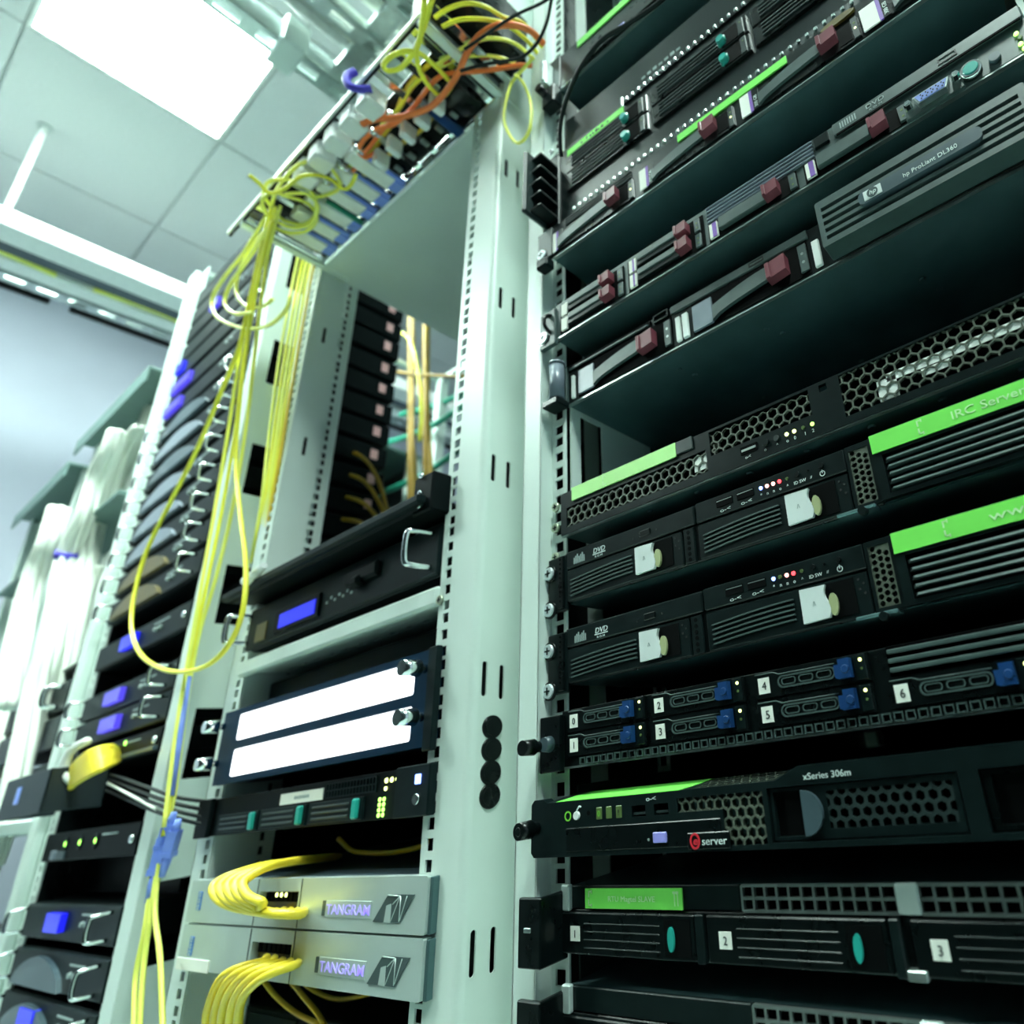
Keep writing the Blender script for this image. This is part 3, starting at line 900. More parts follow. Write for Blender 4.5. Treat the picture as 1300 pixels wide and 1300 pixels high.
# ---- A, B: twin servers with disc drives and white tabs
def twin(label, zb, words, wu, ww, leds):
    t = server(label, zb, -3, 45, lip=False)
    t.box('face', 'black', 0, 280, 0, 3.4, 0, 44, .8)
    dv = t.box('disc_drive', 'charcoal', 4, 139, -2.5, 1, 28.5, 43, .8)
    t.text('lettering', 'DVD', 'print', 35.5, -2.8, 33.5, 6, 13, dv, shear=.15)
    t.box('disc_bar', 'print', 35, 49, -2.8, -2.4, 32.2, 33, parent=dv)
    t.text('lettering', 'R O M', 'print', 37.5, -2.8, 29.6, 2.2, 8, dv)
    mb = MB()
    for k in range(7):
        mb.box(13 + k * 1.9, 14.1 + k * 1.9, -2.8, -2.4, 30.5, 36 + (k % 3) * 1.2)
    t.part('disc_mark', mb, 'print_dim', dv)
    t.part('eject_button', MB().box(86, 97, -3.4, -2, 33, 38, .6), 'black', dv)
    t.part('pin_hole', MB().cyl((103, -2.4, 35), (103, -2.8, 35), .9, n=8).cyl((79, -2.4, 34), (79, -2.8, 34), .8, n=8), 'ink', dv)
    for u0, us, ut, ue in ((4, 77, 82, 126), (141, 210, 216, 261)):
        dr = t.box('drive_carrier', 'charcoal', u0, ue, -2, 1, .5, 27, .8)
        vent_slats(t, u0 + 5, us, 3, 19, 5, 'hp_grey', 'deep', -3.2, -1.6, .34, arc=3.5, parent=dr)
        t.box('latch_pocket', 'deep', ut, ue - 9, -2.5, -1.5, 3, 25, parent=dr)
        n = 8
        tab = [(ut, 3.5)] + [(ut + 18 + 1.6 * math.sin(math.pi * 2 * i / n), 4 + 20.5 * i / n) for i in range(n + 1)] + [(ut, 25)]
        w = t.part('white_tab', MB().prism(tab, -5, -2), 'white_tab', dr, 'white plastic tab')
        t.text('tab_mark', '/\\', 'print_dim', ut + 8, -5.2, 13, 4, None, dr)
        t.part('lens', MB().prism([(ut + 21.5 + 3 * math.cos(a), 11.5 + 7 * math.sin(a)) for a in [i * math.pi / 7 for i in range(14)]], -4.5, -2), 'olive_lens', dr)
        for k in range(4):
            t.part('dimple', MB().cyl((ue - 6 + (k % 2) * 3, -2, 23 - k * 3), (ue - 6 + (k % 2) * 3, -2.3, 23 - k * 3), .8, n=6), 'ink', dr)
    col = t.box('perforated_strip', 'charcoal', 127.5, 137, -2, 1, .5, 27, .5)
    for k in range(6):
        t.part('vent_hole', MB().cyl((132, -2, 3 + k * 4.2), (132, -2.25, 3 + k * 4.2), 1.5, n=8), 'deep', col)
    top = t.box('control_panel', 'charcoal', 140.5, 262, -2.5, 1, 28.5, 44, .8)
    for u in (167, 185):
        us_ = t.box('usb_port', 'deep', u - 7, u + 7, -3, -2, 34.5, 40, parent=top)
        t.box('usb_tongue', 'steel', u - 6.5, u + 6.5, -3.2, -2.9, 38.6, 39.2, parent=top)
        t.text('usb_mark', 'o-<', 'print', u - 4.5, -2.8, 30, 4, 9, top)
    for u, m_ in zip((198, 203, 208, 213), leds):
        led(t, u, 37.4, m_, -3.4, 1.5, top)
    led(t, 219, 37.4, 'led_off', -3.4, 1.3, top)
    for u, c_ in ((197, '*'), (202, 'n'), (207, 'n'), (212, 'o'), (218, '^')):
        t.text('icon', c_, 'print', u, -2.8, 31, 3.4, None, top)
    t.text('lettering', 'ID SW', 'print', 223.5, -2.8, 31, 3.2, 9, top)
    t.text('lettering', '//', 'print', 236, -2.8, 31.5, 2.6, None, top)
    for u, r_ in ((227, 2), (235, .9), (245, 2.1)):
        t.part('button', MB().cyl((u, -2, 38), (u, -4, 38), r_, r_ * .85, 14), 'black', top)
    t.part('power_mark', MB().plate(circ(245, 32.2, 2, 16), [circ(245, 32.2, 1.5, 16)], -2.9, -2.6).box(244.7, 245.3, -2.9, -2.6, 32.4, 34.8), 'print', top)
    vp = t.part('vent_panel', MB().plate(rect(262.5, 280, .5, 44), [rect(264.6, 278, 3, 40.5)], -2.5, 1), 'charcoal')
    t.part('vent_insert', MB().plate(rect(264.4, 278.2, 2.8, 40.7), [circ(267.2 + (k % 3) * 4.1, 5.2 + (k // 3) * 4.2 + (k % 3 == 1) * 1.6, 1.78, 8) for k in range(25)], -2, 0), 'vent_grey', vp)
    t.box('vent_recess', 'deep', 263, 279.5, .8, 1.4, 1, 43.5, parent=vp)
    bz = t.part('bezel', MB().plate(rect(281, 443, 0, 44), [rect(287, 437, 3, 29)], -6, -1), 'charcoal')
    t.box('bezel_back', 'deep', 283, 441, -1.2, .5, 1, 43, parent=bz)
    rib = MB().add([(286.5, -2, 0), (437, -2, 0), (437, -7.4, .5), (290, -7.4, .5), (437, -6.4, 2), (290, -6.4, 2), (437, -2, 2.6), (286.5, -2, 2.6)],
                   [(0, 1, 2, 3), (3, 2, 4, 5), (5, 4, 6, 7), (0, 3, 5, 7), (1, 6, 4, 2), (0, 7, 6, 1)]).mesh('slat')
    for k in range(5):
        t.same('slat', rib, 'hp_grey', (0, 0, 4.2 + k * 4.9), bz)
    tape(t, 281.5, 443, 31, 43.5, words, wu, 7.6, ww, y=-7, mu=312)
    t.part('thumb_screw', MB().cyl((268, -4, -3), (268, -9, -3), 3, 2.6, 14).cyl((268, -2, -1), (268, -4, -3), 2, n=10), 'charcoal')
    t.part('release_lever', MB().box(250, 276, -5, 6, -1.8, .4, .5), 'chassis')
    ear = t.box('ear', 'charcoal', -19, 4, -2, 2, -6, 42, .8)
    t.box('ear_strip', 'black', -5, 1, -4, 0, -4, 41, .5, ear)
    for k in range(10):
        t.part('dimple', MB().cyl((-2, -4, 2 + k * 4), (-2, -4.3, 2 + k * 4), 1, n=6), 'deep', ear)
    screw(t, -16, -3, 29, 6.0, 'screw_metal', ear)
    screw(t, -16, -3, -2.5, 6.0, 'screw_metal', ear)


twin('upper of the twin disc-drive servers, with the IRC Server tape', 134.7, 'IRC Server', 332, 41, ('led_blue', 'led_hot', 'led_hot', 'led_red'))
twin('lower of the twin disc-drive servers, with the www tape', 69.2, 'www.', 337, 30, ('led_blue', 'led_off', 'led_hot', 'led_red'))

# ---- S8: server with numbered drives 0-6
t = server('server with small numbered drives and blue latches', 8.9, -7.3, 41)
t.box('face', 'black', 0, 444, 0, 3.4, 0, 40.5, .6)
num = 0
for c_, u0 in enumerate((8, 91, 176, 262, 348)):
    for r in (1, 0):
        v0 = 7.5 + r * 17
        if c_ >= 3 and r == 1:
            vent_slats(t, u0 + 3, u0 + 80, 25, 40, 3, 'hp_grey', 'deep', -3, 0, .5)
            continue
        dr = t.part('drive', MB().prism([(u0, v0), (u0 + 77, v0), (u0 + 77, v0 + 15.5), (u0 + 18, v0 + 15.5), (u0 + 15, v0 + 14.5), (u0, v0 + 14.5)], -1.8, 1), 'black')
        t.part('drive_edge', MB().tube([(u0 + 1, -1.8, v0 + 14.3), (u0 + 14, -1.8, v0 + 14.3), (u0 + 18, -1.8, v0 + 12.5), (u0 + 56, -1.8, v0 + 12.5)], .45, 5, 1), 'hp_grey', dr)
        t.part('handle_rim', MB().plate(rr(u0 + 17, u0 + 56, v0 + 4, v0 + 11.5, 3.6), [rr(u0 + 18, u0 + 55, v0 + 5, v0 + 10.5, 2.6)], -2.6, -1.6), 'hp_grey', dr)
        for k in range(3):
            t.part('finger_slot', MB().plate(rr(u0 + 19.5 + k * 12, u0 + 29.5 + k * 12, v0 + 5.6, v0 + 10, 1.9), [rr(u0 + 20.2 + k * 12, u0 + 28.8 + k * 12, v0 + 6.3, v0 + 9.3, 1.3)], -2.4, -1.6), 'hp_grey', dr)
        t.part('latch', MB().prism([(u0 + 57, v0 + 4), (u0 + 59, v0 + 3), (u0 + 67, v0 + 3), (u0 + 67, v0 + 14), (u0 + 60, v0 + 14), (u0 + 60, v0 + 11), (u0 + 57, v0 + 11)], -6, -1).cyl((u0 + 64, -6, v0 + 8), (u0 + 64, -7, v0 + 8), 2.6, 2, 12), 'blue_latch', dr, 'blue latch')
        t.box('indicator_plate', 'charcoal', u0 + 68.5, u0 + 75.5, -2.2, -1, v0 + 1, v0 + 15, .3, dr)
        led(t, u0 + 72.5, v0 + 12, 'led_yellow', -2.6, 1.2, dr)
        led(t, u0 + 72.5, v0 + 7, 'led_off', -2.6, 1.0, dr)
        number(t, u0 + 3, v0 + 2.5, 8, 9.5, str(num), dr, -2.4)
        num += 1
teeth = MB().plate(rect(0, 5.4, 0, 5), [rect(.8, 4.8, .8, 4.2)], -1, 1).mesh('grille_cell')
for k in range(60):
    t.same('grille_cell', teeth, 'hp_grey', (20 + k * 6.9, -.6, .8))
ear = t.box('ear', 'black', -19, 3, -5, 0, -2, 38, .6)
t.part('thumb_screw', MB().cyl((-13, -5, 17), (-13, -22, 17), 4, 4, 14).cyl((-13, -16, 17), (-13, -26, 17), 6, 5.4, 18), 'black', ear)
t.part('screw_collar', MB().cyl((-8, -5, 18), (-8, -11, 18), 6, 5, 18), 'slate_face', ear)

# ---- xSeries: the bevelled one
t = server('black server with a lilac button and red e logo, sloping top edge', -47.6, -14.2, 36, lip=False)
prof_ = [(-20, 3), (-17, 0), (444, 0), (444, 41), (203, 41), (187, 34.5), (-4, 34.5), (-8, 37), (-17, 37), (-20, 34)]
holes = [rect(84 - 7, 84 + 5, 21.5, 28), rect(96, 108, 21.5, 28), rect(181, 291, 3, 31), rect(301, 430, 3, 31)]
holes += [rect(115, 178, 21, 30), rect(149, 178, 2.6, 21.0)]
holes = holes[:4] + [[(115, 22), (149, 22), (149, 2.6), (178, 2.6), (178, 30), (115, 30)]]
fc = t.part('bezel', MB().plate(prof_, holes, -4, 4), 'charcoal')
t.part('bezel_top', MB().add([(-4, -4, 34.5), (187, -4, 34.5), (187, 22, 38), (-4, 22, 38), (-4, 22, 34), (187, 22, 34)], [(0, 1, 2, 3), (0, 4, 5, 1), (3, 2, 5, 4), (0, 3, 4), (1, 5, 2)]), 'charcoal', fc)
t.part('label_tape', MB().add([(6, -4, 34.8), (118, -4, 34.8), (128, 21, 38.3), (14, 21, 38.3), (6, -4, 34.2), (118, -4, 34.2), (128, 21, 37.9), (14, 21, 37.9)], [(0, 1, 2, 3), (7, 6, 5, 4), (0, 4, 5, 1), (2, 6, 7, 3), (1, 5, 6, 2), (0, 3, 7, 4)]), 'green_tape', None, 'bright green label tape')
hx = MB().hexmesh(130, 186, 0, 24, 6, .9, 0, .6)
hx.v = [(a, c - 3.5, 34.9 + c * .14 + b * .4) for a, b, c in hx.v]
t.part('top_mesh', hx, 'vent_grey', fc)
t.part('honeycomb', MB().hexmesh(115, 178, 1.5, 31, 6.2, 1.3, -3, 1), 'vent_grey', fc)
t.box('vent_recess', 'teal_lens' if False else 'chassis', 115, 178, 3.2, 3.8, 2, 31, parent=fc)
t.box('usb_port', 'deep', 77, 89, 1, 3, 21, 28.5, parent=fc)
t.box('usb_port', 'deep', 96, 108, 1, 3, 21, 28.5, parent=fc)
for u in (83, 102):
    t.box('usb_tongue', 'bezel', u - 5, u + 5, -3, 1, 22.5, 24, parent=fc)
t.text('usb_mark', 'o-<', 'print', 90, -4.2, 30, 4, 8, fc)
pb = t.part('power_button', MB().plate(circ(18, 25, 3.2, 18), [circ(18, 25, 2.3, 18)], -4.4, -3.6), 'led_dim', fc)
t.part('white_button', MB().cyl((27, -3.6, 25), (27, -5.4, 25), 3, 2.6, 16), 'white_plastic', fc)
t.part('white_mark', MB().tube([(27, -4.4, 28), (29.5, -4.4, 30.5), (31, -4.4, 30)], .6, 6, 3), 'print', fc)
t.part('small_hole', MB().cyl((38, -3.9, 26), (38, -4.2, 26), 1.6, n=10), 'deep', fc)
for u in (48, 57, 66):
    q = t.box('icon_plate', 'led_off', u - 2.6, u + 2.6, -4.5, -3.6, 21.5, 29, .4, fc)
t.text('icon', '0', 'led_dim', 46.8, -4.7, 23.4, 5, None, fc)
t.text('icon', '!', 'ink', 65.4, -4.7, 23.2, 5, None, fc)
dv = t.box('disc_drive', 'black', 16, 147, -4.6, -3, 3, 17.5, .5, fc)
t.box('eject_button', 'lilac', 95, 106, -5.6, -4, 6, 12, .5, fc)
t.part('pin_hole', MB().cyl((91, -4.5, 8), (91, -4.9, 8), .9, n=8), 'print_dim', fc)
lg = t.box('logo_plate', 'black', 122, 153, -5.2, -3.6, 1.5, 10.5, .5, fc)
t.part('logo_disc', MB().plate([(128 + 3.8 * math.cos(a), 6 + 4.4 * math.sin(a)) for a in [i * math.pi / 10 for i in range(20)]], [[(128 + 2.6 * math.cos(a), 6 + 3.2 * math.sin(a)) for a in [i * math.pi / 10 for i in range(20)]]], -5.6, -5), 'logo_red', fc)
t.text('lettering', 'e', 'logo_red', 126.4, -5.6, 4.2, 6, 3.4, fc, shear=.2, bold=.15)
t.text('lettering', 'server', 'print', 133, -5.5, 3.8, 6, 18, fc)
t.text('lettering', 'xSeries 306m', 'print', 206, -4.3, 33.6, 4.8, 29, fc)
bay = t.part('drive_bay', MB().plate(rect(182, 290, 3.8, 30.2), [rect(184, 203, 5.5, 28.5), rect(217.5, 287, 8.5, 27)], -2.5, 1), 'charcoal', fc)
t.box('bay_recess', 'deep', 182, 290, 1.2, 3, 4, 30, parent=fc)
disc = [(203, 5.5)] + [(203 + 12 * math.sin(math.pi * i / 12), 17 - 11.5 * math.cos(math.pi * i / 12)) for i in range(1, 12)] + [(203, 28.5)]
t.part('half_moon_knob', MB().prism(disc, -5, -1), 'slate_face', fc)
t.part('honeycomb', MB().hexmesh(217, 288, 8, 27.5, 6.6, 1.9, -2.3, .8), 'bezel', fc)
t.box('bay_recess', 'deep', 301, 430, 1.5, 3, 3, 31, parent=fc)
t.part('drive_bay', MB().plate(rect(302, 429, 3.8, 30.2), [rect(306, 330, 6, 28)], -2, 1), 'black', fc)
t.part('thumb_screw', MB().cyl((-14, -4, 19), (-14, -14, 19), 4.2, 4.2, 14).cyl((-14, -10, 19), (-14, -20, 19), 6.2, 5.6, 18).cyl((-14, -20, 19), (-14, -20.5, 19), 3, 2.4, 14), 'black', fc)

# ---- RTU: server with drives 1-3 and the square grille, and its twin below
def rtu(label, zb, withtape):
    t = server(label, zb, -7, 39)
    t.box('face', 'black', 0, 444, 0, 3.4, .5, 24.5, .6)
    t.box('top_face', 'charcoal', 0, 148, 0, 3.4, 25, 38.5, .6)
    t.box('grille_back', 'deep', 148, 444, 2, 3.2, 24, 38.5)
    t.box('column', 'silver_face', 1, 9, -3, 1, 24, 39.5, .8)
    if withtape:
        o = tape(t, 23, 106, 25.5, 37, 'RTU Magtel SLAVE', 44, 4.4, 40, y=-1.4, mu=26)
        mb = MB()
        for a in (100, 102.5):
            mb.box(a, a + .6, -1.7, -1.3, 27.5, 35).box(a - 1, a + 1, -1.7, -1.3, 34, 35.4)
        t.part('tape_mark', mb, 'tape_ink', o)
    for u0, u1 in ((150, 244), (256, 440)):
        n = int((u1 - u0) / 7.8)
        g = t.part('square_grille', MB().gridmesh(u0, u1, 25.5, 38.2, n, 2, 1.5, -1.2, 1.4), 'steel')
    t.box('grille_block', 'silver_face', 244, 256, -2, 2, 25, 39, .8)
    for n, u0 in enumerate((2, 124, 249, 366)):
        u1 = min(u0 + 113, 443)
        dr = t.box('drive', 'black', u0, u1, -3, 1, 0, 23.5, .8)
        vent_slats(t, u0 + 21, u0 + 86 if u0 < 300 else u1 - 2, 1.5, 19.5, 4, 'charcoal', 'deep', -3.4, -2.4, .22, parent=dr)
        if u0 < 300:
            t.box('latch_pocket', 'deep', u0 + 90, u0 + 110, -3.4, -2.5, 2, 21, parent=dr)
            t.part('lens', MB().prism([(u0 + 96 + 2.4 * math.cos(a), 11 + 6.4 * math.sin(a)) for a in [i * math.pi / 7 for i in range(14)]], -5, -2.6), 'teal_lens', dr, 'turquoise lens')
        if withtape and u0 < 300:
            number(t, u0 + 9, 7.3, 8.5, 8.5, str(n + 1), dr, -3.6)
        if u0 < 300:
            t.box('divider', 'charcoal', u0 + 114, u0 + 120, -4, 1, -1, 24, .8)
    t.box('clip', 'steel', 244, 254, -5, 2, -1.5, 3, .5)
    ear = t.box('ear', 'black', -19, 3, -22, -18, -4, 36, .8)
    t.box('ear_side', 'black', -1, 3, -20, 2, -4, 36, .8, ear)
    t.box('ear_slot', 'steel', -13, -6, -22.6, -21.6, 16, 19, .6, ear)
    return t


rtu('server with drives labelled 1 to 3 and a green tape reading SLAVE', -105.5, True)
rtu('lowest black server in the near rack, cut off by the bottom edge', -162.5, False)

# ================================================================ second rack
R2 = 'devices in the second rack'
XL2 = -0.604

t = Thing('slide_shelf', 'black flat folding shelf above the box with the blue screen', 'shelf', (XL2, -0.03, 0.272), R2)
t.box('lid', 'device_black', -14, 436, 0, 330, 0, 16, 5)
t.box('front_edge', 'device_face', -18, 440, -6, 4, 2, 14, 3)
t.box('hinge', 'device_black', 412, 446, 4, 30, -4, 40, 2)
for z in (38, 18, 4):
    screw(t, 428, 3, z, 3.2, 'chrome', ring=False)
t.part('clip', MB().cyl((70, -6, 14), (108, -8, 22), 6, 4, 12).cyl((60, -6, 12), (78, -6, 16), 8, 7, 12), 'white_plastic')

t = Thing('rack_appliance', 'dark box with a blue screen and chrome handles under the folding shelf', 'appliance', (XL2, -0.004, 0.205), R2)
t.box('body', 'device_face', 8, 436, 2, 420, 0, 58, 2)
f = t.box('face', 'device_face', 8, 436, -4, 2, 0, 56, 2)
t.box('screen_frame', 'device_black', 92, 204, -7, -3, 6, 36, 1.5, f)
t.box('screen', 'lcd_blue', 106, 196, -7.6, -6.8, 11, 29, .3, f, 'lit blue screen')
t.part('cable_socket', MB().box(262, 330, -10, -3, 26, 44, 5).box(280, 300, -14, -3, 20, 34, 4), 'device_black', f)
for k in range(8):
    t.box('key', 'print_dim', 216 + k * 9, 220 + k * 9, -4.8, -3.8, 18 + (k % 2) * 4, 21 + (k % 2) * 4, parent=f)
t.box('badge', 'gold_face', 36, 66, -5, -3, 6, 30, .5, f)
for x in (6, 416):
    t.part('handle', MB().tube([(x + 8, -3, 10), (x + 5, -22, 10), (x + 3, -28, 14), (x + 3, -28, 42), (x + 5, -22, 46), (x + 8, -3, 46)], 3, 10, 4), 'chrome', label='chrome bow handle')

t = Thing('rack_shelf', 'white metal shelf above the two glowing panels', 'shelf', (XL2, -0.004, 0.172), R2)
t.box('front_bar', 'post', 2, 440, -6, 4, 0, 20, 3)
t.part('plate', MB().plate(rect(2, 440, 4, 420), [rect(30 + k * 34, 48 + k * 34, 40, 46) for k in range(12)], 8, 10, lambda a, b, c: (a, c, b)), 'post')
screw(t, 444, -3, 4, 5, 'zinc', ring=False)

t = Thing('cavity_block', 'black block standing for the dark cavity between the white shelf and the glowing panels', 'appliance', (XL2, 0.03, 0.128), R2)
t.box('body', 'device_black', 4, 440, 0, 380, 0, 38, 2)  # black block in place of an open cavity in shade
t.box('face_strip', 'device_face', 10, 434, -2, 1, 4, 34, 1)

t = Thing('backlit_panel', 'pair of glowing white panels in a dark blue frame with silver knobs', 'light panel', (XL2, -0.010, 0.042), R2)
t.part('frame', MB().plate(rect(4, 450, 0, 86), [rr(46, 421, 7, 38, 3), rr(46, 421, 48, 79, 3)], -3, 6), 'panel_blue')
t.box('back', 'device_black', 6, 448, 6, 120, 1, 85, 1)
for z in (7, 48):
    t.part('glowing_panel', MB().prism(rr(47, 420, z + .5, z + 30.5, 3), -2, 3), 'backlight', label='glowing white panel')
for z in (26, 69):
    t.part('knob', MB().cyl((438, -3, z), (438, -12, z), 4, 4, 12).cyl((438, -10, z), (438, -26, z), 8, 7, 18), 'chrome')
    t.part('knob', MB().cyl((8, -3, z), (8, -12, z), 4, 4, 12).cyl((8, -10, z), (8, -24, z), 8, 7, 18), 'chrome')
t.box('edge', 'device_face', 442, 456, -4, 2, -4, 88, 1)

t = Thing('rack_server', 'black server with green lights and a white name label below the glowing panels', 'server', (XL2, -0.005, -0.014), R2)
t.box('chassis', 'chassis', 4, 444, 3, 560, 0, 41, .6)
t.box('face', 'device_black', 0, 446, 0, 3.4, 0, 41, .6)
t.box('ear', 'device_black', -30, 6, -6, -1, -1, 42, 1)
t.box('control_block', 'device_face', 404, 456, -8, 1, 0, 42, 1)
t.box('power_light', 'led_blue', 436, 444, -9, -7.6, 26, 34, .5)
t.part('power_button', MB().cyl((440, -8, 14), (440, -10, 14), 5, 4.4, 14), 'chrome')
lb = t.box('name_label', 'paper', 172, 262, -1.4, -.4, 24, 35)
mb = MB()
for k in range(8):
    mb.box(204 + k * 4, 206.6 + k * 4, -1.7, -1.3, 28, 31)
t.part('faint_print', mb, 'print_dim', lb)
for k, u0 in enumerate((24, 132, 240)):
    dr = t.box('drive', 'device_face', u0, u0 + 102, -2.5, 1, 2, 22, .6)
    vent_slats(t, u0 + 8, u0 + 78, 4, 20, 3, 'bezel', 'deep', -3.6, -2.2, .4, parent=dr)
    t.part('latch', MB().box(u0 + 88, u0 + 98, -6, -2, 3, 21, 1.5), 'teal_lens', dr, 'turquoise latch')
t.part('square_grille', MB().gridmesh(268, 360, 25, 38, 16, 2, 1.4, -1.2, 0), 'device_face')
for k in range(3):
    led(t, 376 + k * 9, 33, 'led_yellow', -1.2, 2.4)
led(t, 376, 26, 'led_yellow', -1.2, 2)
for k in range(8):
    led(t, 368 + (k % 2) * 7, 4 + (k // 2) * 4.4, 'led_green', -1.2, 2)

def silver_box(label, z, plates, lit):
    t = Thing('network_box', label, 'network device', (XL2, -0.010, z), R2)
    t.box('chassis', 'slate_face', 8, 462, 4, 330, 0, 40, 1)
    f = t.part('face', MB().plate(rr(6, 466, 0, 41, 2.5), [rect(178, 258, 10, 30)], -4, 3), 'silver_face')
    t.box('right_edge', 'chassis', 466, 470, -2, 4, 0, 40, .6)
    t.box('port_recess', 'gold_face', 176, 260, 3, 8, 8, 32, parent=f)
    for k in range(8):
        t.box('port', 'deep', 180 + k * 9.6, 187 + k * 9.6, 1, 3.4, 20, 28, parent=f)
        if lit and k in (2, 3, 4):
            led(t, 184 + k * 9.6, 26, 'led_yellow', .2, 2.2, f)
    t.box('seam', 'bezel', 172, 173, -4.4, -3.8, 0, 41, parent=f)
    t.box('seam', 'bezel', 262, 263, -4.4, -3.8, 0, 41, parent=f)
    t.box('badge', 'logo_blue', 30, 40, -4.6, -3.8, 12, 30, .3, f)
    mb = MB()
    for k in range(3):
        mb.plate(circ(35, 15 + k * 6, 2.6, 12), [circ(35, 15 + k * 6, 1.6, 12)], -4.9, -4.5)
    t.part('badge_mark', mb, 'silver_face', f)
    t.box('window', 'logo_ink', 306, 312, -4.6, -3.8, 11, 23, .3, f)
    t.box('display', 'silver_face', 312, 388, -4.5, -3.8, 10, 23, .3, f)
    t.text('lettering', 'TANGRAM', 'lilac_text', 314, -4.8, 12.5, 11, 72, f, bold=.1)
    mk = t.part('logo', MB().plate([(392, 8), (412, 28), (450, 28), (432, 8)], [[(408, 8.6), (411, 19), (417, 21), (419, 8.6)]] and [], -4.7, -3.8), 'logo_ink', f)
    mb = MB()
    mb.plate([(409, 8), (411, 20), (418, 21.5), (418.5, 8)], [], -4.9, -4.6)
    for a, b in (((412, 27.5), (430, 27)), ((430, 27), (419, 9)), ((431, 27), (431, 9)), ((420, 21), (430, 27)), ((440, 27), (432, 10))):
        mb.tube([(a[0], -4.7, a[1]), (b[0], -4.7, b[1])], .5, 5, 1)
    t.part('logo_lines', mb, 'silver_face', f)
    if plates:
        t.box('name_label', 'paper', 6, 90, -5.2, -4, -1, 10, .3)
    return t


silver_box('upper silver network box with lit green port lights', -0.099, False, True)
silver_box('lower silver network box with the white label at its left', -0.142, True, False)
t = Thing('rack_appliance', 'black device under the lower silver network box', 'appliance', (XL2, 0.06, -0.26), R2)
t.box('body', 'device_black', 6, 440, 0, 360, 0, 60, 2)
t.box('face_strip', 'device_face', 20, 130, -2, 1, 5, 55, 1)

# ---- fibre ladder along the top front of the second rack
t = Thing('cable_ladder', 'metal cable ladder along the top front of the second rack', 'cable ladder', (0, 0, 0.875))
t.box('front_rail', 'white_plastic', -640, -10, -122, -119, 4, 13, .6)
t.box('front_lip', 'black', -640, -10, -119, -116, 2, 24, .5)
t.box('rear_rail', 'chrome', -612, -110, -7, -2, 1, 26, 1)
for k in range(13):
    t.box('rung', 'chrome', -600 + k * 42, -588 + k * 42, -119, -5, 8, 12, 1)
t.box('floor_plate', 'black', -330, -120, -85, -8, 14, 18)
t.box('floor_plate', 'black', -600, -330, -119, -8, 24, 27)
for x in (-600, -116):
    t.box('bracket', 'post', x, x + 12, -119, 40, -4, 4, 1)
for k in range(6):
    x = -560 + k * 40
    m_ = Thing('splice_module', 'pale splice module on the cable ladder, ' + ('first', 'second', 'third', 'fourth', 'fifth', 'sixth')[k] + ' from its left end', 'splice module', (x * .001, -0.082, 0.866), 'splice modules on the cable ladder')
    m_.box('body', 'white_plastic', 0, 26, 0, 62, 0, 14, 2)
    m_.box('end_plug', 'blue_plug', 2, 24, 62, 76, 2, 12, 1)
    m_.box('side_clip', 'green_cable' if k == 2 else 'blue_plug', 26, 32, 20, 74, 2, 8, 1)
for k in range(5):
    x = -430 + k * 43
    m_ = Thing('glint_splitter', 'pale splitter box on the ladder front, deepened to catch a glint, ' + ('first', 'second', 'third', 'fourth', 'fifth')[k] + ' from the left', 'splitter box', (x * .001, -0.116, 0.862), 'splitter boxes on the cable ladder')
    m_.box('body', 'white_plastic', 0, 30, 0, 26, -16, 16, 3)  # front made tall so that it shows as a white glint
    m_.part('boot', MB().cyl((15, 34, 7), (15, 46, 7), 5, 3, 10), 'chrome')
for k in range(5):
    m_ = Thing('glint_bar', 'white bar clip near the orange cables, deepened to catch a glint, ' + ('first', 'second', 'third', 'fourth', 'fifth')[k] + ' from the left', 'clip', ((-320 + k * 34) * .001, -0.062, 0.868), 'white bar clips on the cable ladder')
    m_.box('body', 'white_plastic', 0, 11, 0, 20, -18, 10, 2)  # tall front shaped to catch the lamps as a bright strip
    m_.box('foot', 'steel', 1, 8, 30, 40, 1, 6, .5)
t = Thing('cable_box', 'black cable box with a round end at the top of the second rack', 'cable box', (0, 0, 0.9))
t.box('body', 'black', -150, -60, -112, 0, 0, 90, 3)
t.box('edge_strip', 'lavender_face', -118, -112, -116, -4, -2, 4, 1)
t.part('round_end', MB().cyl((-190, -30, 6), (-140, -30, 6), 34, 34, 24), 'black')
for k in range(3):
    t.part('round_knob', MB().cyl((-170 + k * 14, -64, 2), (-170 + k * 14, -68, -2), 4, 4, 10), 'charcoal')
t = Thing('blue_connector', 'dark blue connector lying by the right end of the cable ladder', 'connector', (-0.205, -0.05, 0.868))
t.box('body', 'blue_latch', 0, 16, 0, 46, 0, 10, 2)
t.box('nose', 'lavender_face', 3, 13, -16, 0, 2, 8, 1)
t = Thing('blue_strap', 'blue strap looped round the front rail of the ladder', 'strap', (-0.245, -0.121, 0.886))
t.part('loop', MB().tube([(0, -6, 12), (-6, -12, 0), (-2, -10, -18), (8, -2, -26), (20, 8, -24)], 5, 8, 6), 'blue_strap')

# ================================================================ third rack: stack of dark devices
XL3 = -1.268
R3 = 'stacked devices in the third rack'
pos = ['topmost', 'second', 'third', 'fourth', 'fifth', 'sixth', 'seventh', 'eighth', 'ninth', 'tenth', 'eleventh', 'twelfth', 'thirteenth', 'fourteenth', 'fifteenth', 'sixteenth', 'seventeenth']


